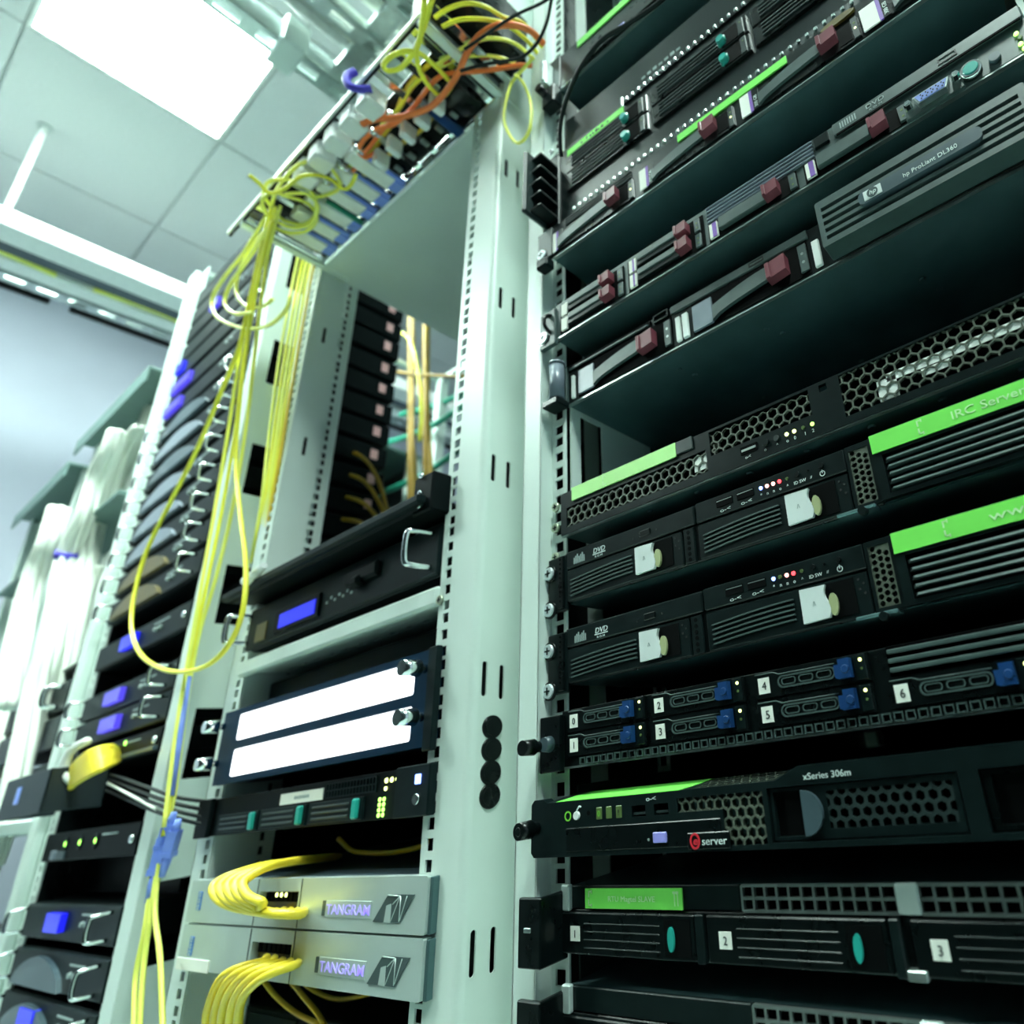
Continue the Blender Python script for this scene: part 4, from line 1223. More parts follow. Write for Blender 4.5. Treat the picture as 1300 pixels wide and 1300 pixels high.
def device(label, z, h, face, arch=None, lcd=None, handles=True, depth=265, knobs=2, name='rack_device'):
    t = Thing(name, label, 'rack device', (XL3, -0.004, z * .001), R3)
    t.box('chassis', 'device_black', 6, 434, 3, depth, 0, h, 1)
    f = t.box('face', face, 4, 436, -3, 3, 0, h, 1.5)
    if arch:
        n = 14
        pts = [(40 + 240 * i / n, 2 + (h - 8) * math.sin(math.pi * i / n) ** .6) for i in range(n + 1)]
        t.part('arched_front', MB().prism(pts, -9, -2), arch, f)
    if lcd:
        a, b, m_ = lcd
        t.box('screen', m_, a, b, -10.5, -2, h * .25, h * .78, .5, f, 'lit blue screen')
    for k in range(knobs):
        t.part('button', MB().cyl((300 + k * 22, -3, h * .5), (300 + k * 22, -7, h * .5), 4, 3.4, 10), 'print_dim', f)
    t.box('button_row', 'print_dim', 286, 352, -3.6, -2.8, h * .72, h * .78, parent=f)
    if handles:
        for x in (400, 4):
            t.part('handle', MB().tube([(x + 8, -3, h * .16), (x + 6, -18, h * .18), (x + 4, -24, h * .26), (x + 4, -24, h * .76), (x + 6, -18, h * .84), (x + 8, -3, h * .86)], 2.6, 8, 3), 'chrome', f, 'chrome bow handle')
    else:
        t.part('rack_screw', MB().cyl((420, -3, h * .5), (420, -7, h * .5), 6, 5, 12), 'chrome', f)
    if h > 30:
        t.box('rear_tag', 'pink_tag', 435, 436, depth - 34, depth - 20, h * .3, h * .8)
    return t


zs = [(1150, 50, 'device_face', None, None, False), (1098, 44, 'device_face', None, None, False), (1046, 44, 'device_face', None, (150, 190, 'lcd_lilac'), False),
      (990, 44, 'device_face', None, None, False), (936, 46, 'device_face', None, (20, 60, 'lcd_blue'), False), (876, 46, 'device_face', None, (30, 130, 'lcd_lilac'), False),
      (822, 44, 'device_face', None, (20, 110, 'lcd_lilac'), False), (766, 44, 'device_face', 'slate_face', None, True), (712, 44, 'device_face', 'lavender_face', None, True),
      (656, 44, 'device_face', 'slate_face', None, True), (598, 44, 'device_face', 'lavender_face', None, True), (540, 44, 'device_face', 'lavender_face', None, True),
      (484, 44, 'device_face', 'lavender_face', None, True), (430, 44, 'device_face', 'gold_face', None, True), (376, 44, 'device_face', 'gold_face', None, True),
      (288, 44, 'device_face', None, (155, 220, 'lcd_blue'), False)]
for k, (z, h, f_, a_, l_, hd) in enumerate(zs):
    nm = pos[k] + ' of the dark devices from the top of the rack behind the yellow cables'
    device(nm, z, h, f_, a_, l_, hd)
device('dark device with a square violet-blue screen, upper of the pair below the yellow loop', 196, 42, 'device_face', None, (145, 222, 'lcd_lilac'), True)
device('dark device with a square violet-blue screen, lower of the pair below the yellow loop', 150, 42, 'device_face', None, (158, 238, 'lcd_lilac'), True)
t = device('dark device with a green light behind the fat yellow cable bundle', 106, 34, 'device_black', None, None, False, knobs=0)
led(t, 290, 26, 'led_green', -5, 4)
t.box('silver_strip', 'slate_face', 210, 430, -8, -2, 2, 8, 1)
t = device('black switch with three green lights under the slate cover', -28, 42, 'device_black', None, None, False, knobs=0)
for k in range(3):
    led(t, 120 + k * 72, 24, 'led_green', -5, 4)
    t.part('port_ring', MB().plate(circ(120 + k * 72, 24, 11, 14), [circ(120 + k * 72, 24, 7, 14)], -5, -3), 'device_face')
t.box('silver_tab', 'lavender_face', 60, 82, -6, -2, 2, 16, 1)
t.box('lower_strip', 'slate_face', 86, 130, -5, -2, 2, 14, 1)
device('uppermost of the three bottom units with chrome handles, with a bright blue screen', -134, 46, 'device_face', None, (150, 220, 'lcd_blue'), True)
device('middle of the three bottom units with chrome handles, arched grey front without a screen', -194, 46, 'device_face', 'slate_face', None, True)
device('lowest of the three bottom units with chrome handles, arched front with a blue screen', -252, 46, 'device_face', 'slate_face', (140, 210, 'lcd_blue'), True)

for z, h, w in ((-86, 54, 'added dark sheet for the shade between the switch and the handled units'), (242, 44, 'added dark sheet for the shade below the device with the bright screen'), (336, 38, 'added dark sheet for the shade under the gold-fronted devices')):
    t = Thing('shade_filler', w, 'panel', (XL3, 0.05, z * .001), 'added dark sheets in the third rack')
    t.box('plate', 'device_black', 4, 436, 0, 4, 0, h, 1)  # dark plate standing for the shade of an open gap
    t.box('flange', 'device_face', 4, 436, 4, 200, 0, 3, .5)
t = Thing('cable_cover', 'plain slate cover plate with a blue mark under the fat yellow bundle', 'cover plate', (XL3, -0.07, 0.044))
t.box('plate', 'slate_cover', -10, 232, 0, 4, 0, 62, 1.5)
t.box('side', 'slate_cover', -10, -6, 0, 66, 0, 62, 1)
t.box('side', 'slate_cover', 228, 232, 0, 66, 0, 62, 1)
t.box('mark', 'blue_plug', 72, 96, -1, 0, 20, 46, .3)
t = Thing('cable_clamp', 'white bent clamp holding the fat yellow bundle', 'clamp', (-1.03, -0.045, 0.11))
t.part('band', MB().tube([(0, 0, -26), (-12, -8, -12), (-12, -10, 8), (0, -8, 22), (24, 0, 30)], 6, 8, 5), 'white_plastic')

# ================================================================ fourth and fifth racks
t = Thing('rack_device', 'dark device with a violet screen and one chrome handle left of the dark stack', 'rack device', (-1.85, -0.004, 0.24))
t.box('chassis', 'device_black', 4, 446, 3, 300, 0, 60, 1)
f = t.box('face', 'device_face', 2, 448, -3, 3, 0, 60, 2)
t.box('screen', 'lcd_lilac', 190, 250, -6, -2, 12, 34, .5, f)
t.part('handle', MB().tube([(400, -3, 10), (398, -22, 12), (398, -26, 30), (398, -22, 48), (400, -3, 50)], 5, 8, 4), 'chrome', f)
t = Thing('rack_device', 'dark device with a small green screen below the violet-screened one', 'rack device', (-1.85, -0.004, 0.17))
t.box('chassis', 'device_black', 4, 446, 3, 300, 0, 60, 1)
f = t.box('face', 'slate_cover', 2, 448, -3, 3, 0, 60, 2)
t.box('screen', 'led_green', 190, 230, -6, -2, 24, 40, .5, f)
t = Thing('rack_device', 'dark device with a pale badge at the left edge of the picture', 'rack device', (-1.85, -0.004, 0.06))
t.box('chassis', 'device_black', 4, 446, 3, 300, 0, 80, 1)
f = t.box('face', 'slate_cover', 2, 448, -3, 3, 0, 80, 2)
t.box('badge', 'paper', 300, 340, -6, -2, 10, 34, .5, f)
t = Thing('keyboard_shelf', 'pale grey pull-out shelf sloping out of the fourth rack', 'shelf', (-1.86, -0.05, 0.0))
t.box('tray', 'silver_face', 0, 470, -20, 300, 20, 44, 3)
t.box('front_panel', 'lavender_face', 0, 470, -24, -18, -120, 18, 3)
t.box('strap', 'blue_strap', 120, 200, -27, -23, -2, 10, 1)
t.box('vent', 'white_plastic', 60, 420, -27, -23, -112, -100, 1)
t = Thing('rack_device', 'black ribbed device below the pale pull-out shelf', 'rack device', (-1.85, -0.004, -0.36))
t.box('chassis', 'device_black', 4, 446, 3, 300, 0, 210, 1)
for k in range(12):
    t.box('rib', 'device_face', 10, 440, -4, 3, 8 + k * 17, 16 + k * 17, 1)
for k, (x, z, w, h) in enumerate(((-1840, 716, 200, 190), (-1620, 716, 200, 230), (-1840, 345, 180, 250), (-1640, 345, 220, 290), (-2400, 720, 210, 190), (-2180, 720, 200, 170), (-2400, 345, 420, 240))):
    t = Thing('storage_box', ('pale upright box on the upper shelf of the hooded rack, at its left', 'taller pale upright box on the upper shelf of the hooded rack, at its right',
                              'pale box on the lower shelf of the hooded rack, at its left', 'tallest pale box on the lower shelf of the hooded rack',
                              'pale box on the upper shelf of the far rack, left', 'pale box on the upper shelf of the far rack, right', 'wide pale box on the lower shelf of the far rack')[k], 'box', (x * .001, 0.03, z * .001), 'pale boxes in the hooded racks')
    t.box('body', 'silver_face', 0, w, 0, 220, 0, h, 6)
    t.box('front_panel', 'white_plastic', 10, w - 10, -4, 1, 10, h - 10, 4)

# ================================================================ cables
CABLES = {
    'loop_big': [(-513,-108,862),(-535,-103,804),(-580,-90,740),(-623,-78,673),(-701,-67,627),(-803,-53,572),(-890,-49,502),(-946,-49,434),(-949,-49,357),(-917,-49,297),(-845,-49,245),(-738,-49,205),(-645,-49,186),(-571,-49,183),(-523,-49,198),(-503,-49,226),(-507,-49,266),(-529,-49,314),(-572,-49,382),(-621,-49,465),(-628,-56,524),(-614,-67,589),(-595,-78,659),(-566,-89,725),(-530,-100,780),(-493,-109,819)],
    'drop_a': [(-496,-108,850),(-561,-91,815),(-606,-77,733),(-637,-64,658),(-667,-48,557),(-681,-39,438),(-675,-39,326),(-673,-39,247),(-669,-39,183),(-654,-39,107),(-640,-39,37),(-635,-39,-7)],
    'drop_b': [(-476,-108,836),(-559,-87,816),(-589,-73,726),(-611,-60,647),(-639,-44,547),(-654,-35,430),(-659,-35,322),(-675,-35,247),(-672,-35,183),(-657,-35,107),(-641,-35,37),(-643,-35,11)],
    'drop_c': [(-485,-107,834),(-556,-93,793),(-618,-79,722),(-653,-66,649),(-683,-52,562),(-696,-43,441),(-682,-43,327),(-671,-43,246),(-664,-43,182),(-651,-43,102),(-625,-43,3)],
    'low_a': [(-660,-35,-43),(-648,-35,-79),(-642,-35,-109),(-640,-35,-146),(-614,-35,-190),(-570,-35,-258)],
    'low_b': [(-645,-35,-39),(-639,-35,-67),(-633,-35,-94),(-625,-35,-131),(-599,-35,-189),(-559,-35,-257)],
    'low_c': [(-643,-35,-31),(-635,-35,-63),(-620,-35,-90),(-583,-35,-126),(-539,-35,-184),(-490,-35,-248)],
    'web_0': [(-659,-10,937),(-679,-4,884),(-675,-4,793),(-671,-4,724),(-661,-4,624),(-655,-2,535),(-649,0,452),(-659,4,391),(-709,20,367)],
    'web_1': [(-641,-10,926),(-661,-4,873),(-658,-4,783),(-654,-4,715),(-646,-4,618),(-642,-2,530),(-640,0,449),(-652,4,389),(-703,20,366)],
    'web_2': [(-622,-10,910),(-642,-4,858),(-639,-4,770),(-637,-4,703),(-631,-4,608),(-629,-2,522),(-630,0,443),(-643,4,384),(-696,20,361)],
    'web_3': [(-683,-10,949),(-703,-4,894),(-698,-4,802),(-693,-4,731),(-680,-4,630),(-671,-2,538),(-660,0,453),(-668,4,391),(-716,20,367)],
    'web_4': [(-605,-10,897),(-625,-4,846),(-622,-4,759),(-620,-4,694),(-617,-4,601),(-617,-2,516),(-621,0,438),(-636,4,380),(-690,20,359)],
    'loop_s1': [(-529,-108,852),(-626,-99,850),(-720,-93,859),(-779,-88,851),(-754,-84,802),(-678,-81,743),(-584,-80,685),(-508,-81,651),(-461,-84,641),(-439,-86,643),(-433,-88,655)],
    'loop_s2': [(-526,-100,841),(-606,-95,857),(-673,-88,845),(-679,-83,807),(-631,-80,756),(-561,-80,714),(-520,-81,704)],
    'loop_s3': [(-505,-109,811),(-578,-102,809),(-672,-95,811),(-691,-91,787),(-642,-88,741),(-564,-88,700)],
    'tang_1': [(-511,-109,860),(-498,-124,860),(-471,-130,860),(-448,-119,860),(-438,-98,860),(-448,-77,860),(-484,-63,860),(-511,-66,860),(-524,-85,860),(-520,-105,860)],
    'tang_2': [(-504,-106,845),(-531,-93,845),(-526,-74,845),(-500,-61,845),(-465,-65,845),(-451,-85,845),(-459,-106,845),(-470,-123,845),(-495,-125,845),(-516,-111,845)],
    'tang_3': [(-446,-157,830),(-450,-145,830),(-457,-129,830),(-435,-120,830),(-399,-116,830),(-379,-105,830),(-370,-89,830),(-373,-71,830),(-358,-68,830),(-336,-72,830)],
    'tang_4': [(-511,-109,860),(-472,-117,860),(-421,-119,860),(-390,-112,860),(-377,-99,860),(-383,-81,860),(-398,-66,860),(-422,-68,860),(-444,-77,860)],
    'tang_5': [(-514,-97,840),(-508,-79,840),(-480,-66,840),(-440,-75,840),(-430,-95,840),(-452,-112,840)],
    'y_top1': [(-41,-133,860),(-71,-126,860),(-95,-118,860),(-121,-111,860),(-137,-105,860),(-155,-90,860),(-163,-72,860),(-163,-56,860),(-147,-55,860),(-138,-59,860),(-135,-73,860),(-134,-87,860),(-136,-102,860),(-147,-113,860),(-166,-120,860),(-183,-120,860),(-186,-113,860),(-170,-106,860),(-147,-106,860),(-126,-109,860),(-102,-119,860),(-78,-131,860),(-55,-143,860)],
    'y_top2': [(-90,-111,870),(-68,-107,870),(-47,-98,870),(-33,-84,870),(-24,-63,870),(-11,-45,870),(-14,-14,870)],
    'y_top3': [(-92,-100,870),(-72,-94,870),(-54,-83,870),(-38,-69,870),(-28,-55,870),(-23,-26,870),(-28,0,870)],
    'y_top4': [(-147,-76,880),(-119,-72,880),(-94,-67,880),(-69,-59,880),(-50,-44,880),(-41,-27,880),(-39,-4,880),(-36,13,880)],
    'y_top5': [(-151,-71,885),(-120,-63,885),(-96,-51,885),(-77,-35,885),(-64,-16,885)],
    'y_lad1': [(-155,-79,890),(-190,-80,890),(-226,-75,890),(-261,-66,890),(-293,-62,890),(-338,-58,890),(-381,-58,890),(-417,-51,890)],
    'y_lad2': [(-211,-40,880),(-240,-38,880),(-272,-42,880),(-302,-44,880),(-340,-44,880),(-371,-48,880),(-397,-55,880)],
    'y_lad3': [(-170,-76,885),(-200,-77,885),(-242,-71,885),(-273,-73,885),(-309,-64,885),(-360,-63,885),(-408,-72,885)],
    'post_loop': [(-22,-20,850),(-43,-20,846),(-64,-20,840),(-75,-20,812),(-77,-20,780),(-64,-20,741),(-49,-20,715),(-33,-20,712),(-25,-20,731),(-27,-20,771),(-42,-20,819),(-57,-20,848)],
    'or_1': [(0,-23,850),(-2,-43,850),(-14,-59,850),(-32,-70,850),(-59,-74,850),(-85,-71,850),(-116,-63,850),(-149,-59,850),(-177,-59,850),(-203,-66,850),(-231,-79,850),(-253,-93,850),(-272,-99,850)],
    'or_2': [(-31,2,870),(-54,-16,870),(-82,-31,870),(-109,-47,870),(-130,-61,870),(-153,-69,870),(-183,-68,870),(-219,-66,870),(-255,-68,870),(-274,-77,870),(-303,-80,870),(-329,-77,870),(-335,-66,870),(-318,-61,870)],
    'or_3': [(-145,-68,870),(-174,-69,870),(-205,-66,870),(-234,-66,870),(-265,-73,870),(-310,-70,870),(-338,-69,870),(-369,-64,870)],
    'blk_1': [(74,-68,830),(52,-56,830),(30,-44,830),(4,-36,830),(-23,-36,830),(-45,-46,830),(-70,-59,830),(-97,-70,830)],
    'blk_2': [(79,-57,830),(44,-60,830),(15,-68,830),(-9,-73,830),(-44,-78,830),(-71,-82,830)],
    'blk_r': [(220,-50,675),(192,-55,664),(162,-60,661),(136,-65,659),(111,-65,651),(89,-60,646),(65,-50,643),(53,-45,623),(43,-35,603)],
    't1_0': [(-336,-12,-86),(-295,-34,-82),(-314,-48,-78),(-368,-54,-73),(-402,-56,-67),(-428,-54,-58),(-434,-48,-52),(-430,-36,-48),(-432,-12,-46),(-444,30,-49),(-511,100,-57)],
    't1_1': [(-349,-12,-86),(-307,-34,-82),(-320,-48,-78),(-356,-54,-72),(-387,-56,-66),(-412,-54,-58),(-417,-48,-51),(-415,-36,-47),(-420,-12,-46),(-435,30,-49),(-511,100,-57)],
    't1_2': [(-363,-12,-86),(-318,-34,-82),(-326,-48,-77),(-343,-54,-71),(-373,-56,-65),(-396,-54,-57),(-401,-48,-51),(-399,-36,-47),(-408,-12,-45),(-427,30,-49),(-511,100,-57)],
    't1_3': [(-377,-12,-86),(-330,-34,-82),(-332,-48,-77),(-332,-54,-70),(-359,-56,-64),(-380,-54,-56),(-385,-48,-50),(-385,-36,-46),(-397,-12,-45),(-418,30,-48),(-511,100,-57)],
    't1_4': [(-392,-12,-87),(-342,-34,-82),(-338,-48,-76),(-320,-54,-69),(-345,-56,-63),(-365,-54,-55),(-370,-48,-50),(-370,-36,-45),(-385,-12,-44),(-410,30,-48),(-511,100,-57)],
    't2_0': [(-335,-12,-126),(-300,-30,-121),(-298,-45,-121),(-317,-50,-128),(-339,-50,-141),(-352,-45,-161),(-371,-30,-202),(-453,20,-267)],
    't2_1': [(-350,-12,-126),(-314,-30,-121),(-314,-45,-121),(-334,-50,-128),(-353,-50,-142),(-367,-45,-163),(-384,-30,-203),(-465,20,-268)],
    't2_2': [(-365,-12,-126),(-329,-30,-121),(-330,-45,-121),(-350,-50,-128),(-369,-50,-143),(-383,-45,-164),(-398,-30,-205),(-478,20,-270)],
    't2_3': [(-381,-12,-125),(-344,-30,-121),(-347,-45,-121),(-368,-50,-128),(-384,-50,-144),(-398,-45,-165),(-412,-30,-206),(-491,20,-272)],
    't2_4': [(-397,-12,-125),(-359,-30,-121),(-364,-45,-121),(-385,-50,-128),(-400,-50,-145),(-414,-45,-167),(-426,-30,-208),(-505,20,-274)],
    'in_1': [(-541,50,-171),(-508,50,-183),(-461,50,-194),(-410,50,-200)],
    'in_2': [(-488,50,-164),(-449,50,-179),(-412,50,-193),(-384,50,-210)],
    'in_3': [(-527,80,-177),(-488,80,-187),(-436,80,-191),(-376,80,-182)],
    'in_4': [(-435,60,-33),(-407,60,-45),(-373,60,-49),(-320,60,-50),(-271,60,-46),(-259,60,-40)],
    'nb_0': [(-1402,60,126),(-906,-15,74),(-732,-30,50),(-653,-28,35),(-628,-6,26)],
    'nb_1': [(-1393,60,116),(-900,-15,65),(-727,-30,41),(-648,-28,27),(-624,-6,16)],
    'nb_2': [(-1384,60,105),(-893,-15,56),(-721,-30,33),(-644,-28,19),(-619,-6,7)],
    'nb_3': [(-1375,60,94),(-887,-15,47),(-716,-30,24),(-639,-28,11),(-615,-6,-1)],
    'nw': [(-1389,60,111),(-835,-30,53),(-749,-30,34),(-703,-30,24),(-836,30,11)],
    'yb_0': [(-1022,-5,126),(-949,-30,125),(-927,-50,120),(-959,-55,114),(-1048,-45,102),(-1161,-20,84)],
    'yb_1': [(-1019,-5,124),(-945,-30,122),(-922,-50,116),(-956,-55,110),(-1043,-45,98),(-1159,-20,82)],
    'yb_2': [(-1017,-5,122),(-941,-30,118),(-917,-50,112),(-952,-55,106),(-1038,-45,95),(-1157,-20,80)],
    'yb_3': [(-1014,-5,120),(-937,-30,115),(-912,-50,108),(-949,-55,102),(-1033,-45,92),(-1155,-20,78)],
    'yb_4': [(-1011,-5,118),(-933,-30,112),(-907,-50,104),(-945,-55,98),(-1028,-45,88),(-1154,-20,77)],
    'yb_5': [(-1009,-5,116),(-929,-30,109),(-902,-50,101),(-942,-55,94),(-1027,-45,85),(-1152,-20,75)],
    'yb_6': [(-1006,-5,114),(-925,-30,105),(-897,-50,97),(-938,-55,90),(-1026,-45,82),(-1150,-20,73)],
    'yb_7': [(-1003,-5,111),(-922,-30,102),(-892,-50,93),(-935,-55,86),(-1025,-45,79),(-1148,-20,71)],
    'yb_8': [(-1001,-5,109),(-918,-30,99),(-888,-50,89),(-931,-55,82),(-1025,-45,76),(-1146,-20,69)],
    'rear_0': [(-1278,500,1467),(-1241,500,1231),(-1208,500,1018),(-1182,500,852),(-1158,500,698),(-1129,500,512)],
    'rear_1': [(-1283,510,1476),(-1246,510,1238),(-1214,510,1024),(-1172,510,851),(-1161,510,702),(-1121,510,512)],
    'rear_2': [(-1258,500,1456),(-1223,500,1222),(-1191,500,1011),(-1166,500,846),(-1143,500,694),(-1115,500,509)],
    'rear_3': [(-1206,510,1434),(-1174,510,1204),(-1146,510,997),(-1108,510,828),(-1099,510,683),(-1064,510,498)],
    'rear_4': [(-1182,500,1414),(-1152,500,1188),(-1124,500,983),(-1102,500,823),(-1082,500,675),(-1057,500,495)],
    'rear_5': [(-1187,510,1423),(-1157,510,1196),(-1129,510,990),(-1092,510,823),(-1084,510,678),(-1050,510,494)],
    'rear_g1': [(-1479,420,1339),(-1315,420,1229),(-1172,420,1150),(-1043,420,1078),(-821,420,968)],
    'rear_y2': [(-1177,420,1300),(-1104,420,1228),(-1045,420,1095),(-1006,420,950),(-1003,420,852)],
    'rear_s0': [(-830,195,668),(-800,205,642),(-800,233,607),(-800,258,543),(-800,279,462)],
    'rear_s1': [(-830,193,617),(-800,206,596),(-800,234,568),(-800,261,518),(-800,280,449)],
    'rear_s2': [(-830,192,567),(-800,207,551),(-800,235,530),(-800,263,493),(-800,282,436)],
    'rear_s3': [(-830,190,519),(-800,207,508),(-800,236,493),(-800,266,468),(-800,283,423)],
    'rear_s4': [(-830,189,473),(-800,208,465),(-800,237,457),(-800,268,443),(-800,284,410)],
    'wb_1': [(-1506,-30,898),(-1519,-30,845),(-1574,-30,791),(-1577,-30,689),(-1622,-30,613),(-1590,-30,520),(-1533,-30,386),(-1515,-30,286),(-1480,-30,177),(-1459,-30,77),(-1473,-30,-26)],
    'wb_2': [(-1528,30,997),(-1569,30,897),(-1615,30,847),(-1677,30,779),(-1739,30,711)],
    'wb_3': [(-1462,0,899),(-1554,0,880),(-1603,0,799),(-1628,0,692),(-1604,0,585),(-1568,0,483),(-1554,0,392),(-1535,0,289),(-1517,0,194)],
    'wb_4': [(-1745,-50,767),(-1727,-50,668),(-1763,-50,617),(-1760,-50,539),(-1690,-50,397),(-1629,-50,271)],
    'wb_5': [(-1595,20,587),(-1628,20,528),(-1639,20,464),(-1646,20,393),(-1654,20,324),(-1634,20,238)],
    'wb_6': [(-2075,0,553),(-1995,0,435),(-1939,0,330),(-1853,0,196),(-1832,0,128)],
}


def cable(key, r, m, label, n=8, sub=6, name='fibre_cable', group=None, cat='cable'):
    o = link(name, MB().tube(CABLES[key], r, n, sub).mesh(name), m)
    return tag(o, label, cat, group)


FG = 'yellow fibre cables hanging before the third rack'
cable('loop_big', 2.9, 'yellow_cable', 'long yellow cable hanging in the big open loop before the rack of dark devices', 10, group=FG)
cable('drop_a', 2.3, 'yellow_cable', 'middle one of the straight yellow cables hanging down to the blue connectors', group=FG)
cable('drop_b', 2.3, 'lime_cable', 'right-hand one of the straight yellow cables hanging down to the blue connectors', group=FG)
cable('drop_c', 2.3, 'lime_cable', 'left-hand one of the straight yellow cables hanging down to the blue connectors', group=FG)
cable('low_a', 2.6, 'lime_cable', 'leftmost thin yellow cable leaving the blue connectors downwards', group=FG)
cable('low_b', 2.6, 'lime_cable', 'middle thin yellow cable leaving the blue connectors downwards', group=FG)
cable('low_c', 2.6, 'lime_cable', 'rightmost thin yellow cable leaving the blue connectors, slanting right', group=FG)
for i in range(5):
    cable('web_%d' % i, 2.1, ('yellow_cable', 'lime_cable', 'yellow_cable', 'lime_cable', 'amber_cable')[i], ('second', 'third', 'fourth', 'leftmost', 'rightmost')[i] + ' strand of the yellow bundle running down the post beside the empty bay', group='yellow strands down the post')
for i, w in enumerate(('widest of the small yellow loops below the ladder end', 'innermost of the small yellow loops below the ladder end', 'middle one of the small yellow loops below the ladder end')):
    cable('loop_s%d' % (i + 1), 2.6, 'lime_cable', w, group=FG)
for i, w in enumerate(('upper large coil of yellow cable at the left end of the ladder', 'lower large coil of yellow cable at the left end of the ladder', 'wavy yellow cable with a loose end sticking out left of the ladder', 'high arch of yellow cable over the splice modules', 'inner small coil of yellow cable at the left end of the ladder')):
    cable('tang_%d' % (i + 1), 2.6, 'lime_cable' if i != 2 else 'yellow_cable', w, group='yellow coils on the ladder')
for k, r, m, w in (('y_top1', 3.0, 'yellow_cable', 'yellow cable tied in a bow at the top of the ladder'),
                   ('y_top2', 2.6, 'yellow_cable', 'highest yellow arch running from the black cable box to the near rack'),
                   ('y_top3', 2.6, 'yellow_cable', 'second highest yellow arch running from the black cable box to the near rack'),
                   ('y_top4', 2.4, 'lime_cable', 'third yellow arch, crossing the post below the black cord'),
                   ('y_top5', 2.4, 'lime_cable', 'lowest flat yellow arch under the orange cable'),
                   ('y_lad1', 3.4, 'amber_cable', 'amber cable along the ladder, left of the orange ones'),
                   ('y_lad2', 2.8, 'amber_cable', 'short amber cable along the ladder, right of the orange ones'),
                   ('y_lad3', 2.8, 'yellow_cable', 'yellow cable along the ladder, underneath the orange ones'),
                   ('post_loop', 2.0, 'lime_cable', 'thin yellow cable hanging in an oval loop on the pale post'),
                   ('or_1', 3.8, 'orange_cable', 'thick orange cable arching over the pale post to the ladder'),
                   ('or_2', 3.0, 'orange_cable', 'orange cable running flat below the black cords into the ladder'),
                   ('or_3', 2.8, 'orange_cable', 'short orange cable lying along the middle of the ladder'),
                   ('blk_1', 1.9, 'black_cable', 'curved black cord hanging before the pale post at the top'),
                   ('blk_2', 1.7, 'black_cable', 'straight black cord slanting before the pale post at the top'),
                   ('blk_r', 2.2, 'black_cable', 'black cord hanging before the topmost servers of the near rack'),
                   ('in_1', 2.4, 'amber_cable', 'dim amber cable sagging below the lower silver box, left one'),
                   ('in_2', 2.4, 'amber_cable', 'dim amber cable sagging below the lower silver box, steep one'),
                   ('in_3', 2.4, 'amber_cable', 'dim amber cable sagging below the lower silver box, right one'),
                   ('in_4', 2.6, 'amber_cable', 'dim amber cable sagging in the dark gap above the silver boxes')):
    cable(k, r, m, w)
for i in range(5):
    w = ('first', 'second', 'third', 'fourth', 'fifth')[i]
    cable('t1_%d' % i, 3.9, 'gold_cable', w + ' thick yellow cable from the right in the ports of the upper silver box', 10, group='thick yellow cables at the silver boxes')
    cable('t2_%d' % i, 3.6, 'gold_cable', w + ' thick yellow cable from the right drooping from the lower silver box', 10, group='thick yellow cables at the silver boxes')
for i in range(4):
    cable('nb_%d' % i, 2.2, 'black_cable', ('uppermost', 'second', 'third', 'lowest')[i] + ' of the dark cords running to the server with the white name label', name='network_cable', group='dark cords')
cable('nw', 1.8, 'white_cable', 'white cord slanting down beside the dark cords', name='network_cable')
for i in range(9):
    cable('yb_%d' % i, 4.2, 'gold_cable', ('topmost', 'second', 'third', 'fourth', 'fifth', 'sixth', 'seventh', 'eighth', 'lowest')[i] + ' cable of the fat yellow bundle above the slate cover', group='fat yellow bundle')
for i in range(6):
    cable('rear_%d' % i, 6.0, 'amber_shaded', ('first', 'second', 'third', 'fourth', 'fifth', 'sixth')[i] + ' amber strand hanging behind the empty bay, from the left', group='amber strands behind the empty bay')
cable('rear_g1', 5.0, 'amber_shaded', 'amber cable crossing sideways behind the empty bay')
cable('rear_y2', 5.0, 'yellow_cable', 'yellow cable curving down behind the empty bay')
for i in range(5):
    cable('rear_s%d' % i, 4.0, 'amber_shaded', ('uppermost', 'second', 'third', 'fourth', 'lowest')[i] + ' amber cable leaving a tagged device behind the empty bay', group='amber cables from the tagged devices')
for i, (y, z0, z1) in enumerate(((560, 900, 960), (600, 760, 700), (580, 1100, 1120), (620, 1230, 1200))):
    o = link('network_cable', MB().tube([(-1500, y, z0), (-1200, y + 20, (z0 + z1) / 2 - 30), (-700, y, z1)], 9, 8, 6).mesh('network_cable'), 'green_cable')
    tag(o, ('second lowest', 'lowest', 'second highest', 'highest')[i] + ' dark green cord strung across behind the empty bay', 'cable', 'green cords behind the empty bay')
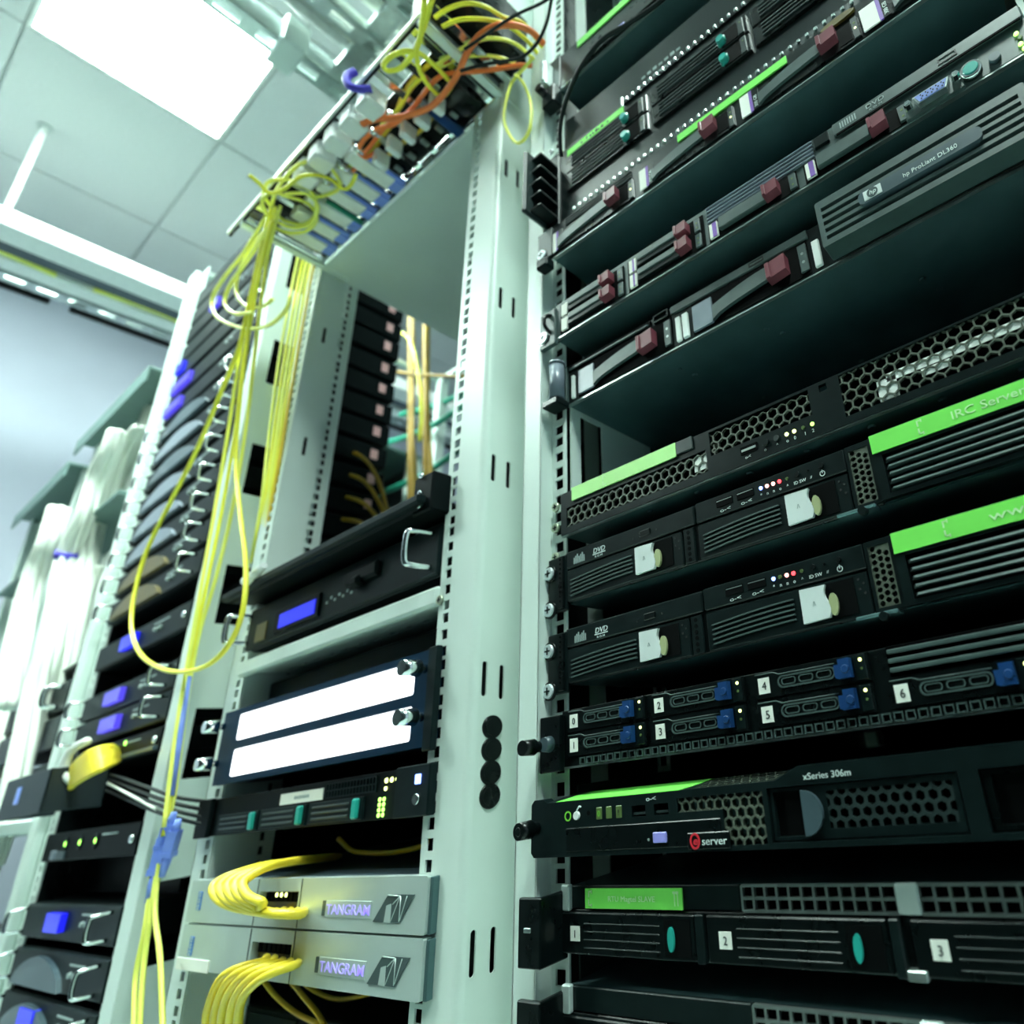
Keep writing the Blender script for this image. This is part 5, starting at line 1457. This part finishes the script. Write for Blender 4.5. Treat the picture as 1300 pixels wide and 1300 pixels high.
for k, r, w in (('wb_1', 20, 'white cable bundle with the blue strap in the hooded rack'), ('wb_2', 26, 'white cable bundle behind the dark stack, under the grey hood'), ('wb_3', 20, 'white cable bundle just right of the blue-strapped one'),
                ('wb_4', 22, 'white cable bundle at the left end of the hooded racks'), ('wb_5', 18, 'short white cable bundle above the violet-screened device'), ('wb_6', 18, 'white cable bundle at the left picture edge')):
    mb = MB()
    for q in range(7):
        ph = q * math.pi / 3
        rr_ = 0 if q == 6 else r * .66
        pts_ = [(x + rr_ * math.cos(ph + j * .35), y + rr_ * math.sin(ph + j * .35), z) for j, (x, y, z) in enumerate(CABLES[k])]
        mb.tube(pts_, r * .36, 8, 5)
    o = tag(link('cable_bundle', mb.mesh('cable_bundle'), 'white_cable'), w, 'cable bundle', 'white cable bundles')
p = CABLES['wb_1'][4]
link('strap', MB().cyl((p[0] - 4, p[1], p[2] - 8), (p[0] + 4, p[1], p[2] + 8), 22, 22, 16).mesh('strap'), 'blue_strap', [q for q in COL.objects if q.get('label') == 'white cable bundle with the blue strap in the hooded rack'][0])

# blue fibre connectors in line with the hanging cables
for k, (a, b, w) in enumerate((((-640, -35, 8), (-652, -35, -76), 'left blue fibre connector in line with the hanging yellow cables'),
                               ((-630, -35, 18), (-651, -35, -40), 'middle blue fibre connector in line with the hanging yellow cables'),
                               ((-618, -33, 10), (-632, -33, -50), 'right blue fibre connector in line with the hanging yellow cables'))):
    a, b = Vector(a), Vector(b)
    d = (b - a)
    t = Thing('fibre_connector', w, 'connector', (0, 0, 0), 'blue fibre connectors')
    t.part('body', MB().cyl(a + d * .2, a + d * .62, 7.5, 7.5, 4, False), 'blue_plug')
    t.part('boot', MB().cyl(a, a + d * .22, 3, 5, 10), 'blue_plug')
    t.part('lower_boot', MB().cyl(a + d * .62, b, 5.2, 3, 10), 'blue_plug')
    t.part('collar', MB().cyl(a + d * .58, a + d * .66, 8.6, 8.6, 4, False), 'blue_plug')
for a, b, w in (((-706, -50, 196), (-672, -46, 96), 'slim blue sleeve on the hanging yellow cables below the loop'),):
    pass
t = Thing('cable_sleeve', 'slim blue sleeve on the hanging yellow cables below the loop', 'sleeve', (0, 0, 0))
s0, s1 = Vector(CABLES['drop_b'][8]), Vector(CABLES['drop_b'][10])
t.part('sleeve', MB().cyl(s0 + Vector((3, -4, 0)), s1 + Vector((3, -4, 0)), 4.4, 3.6, 10), 'blue_plug')

# sharp polygons stay flat; nothing else to do
bpy.context.view_layer.update()
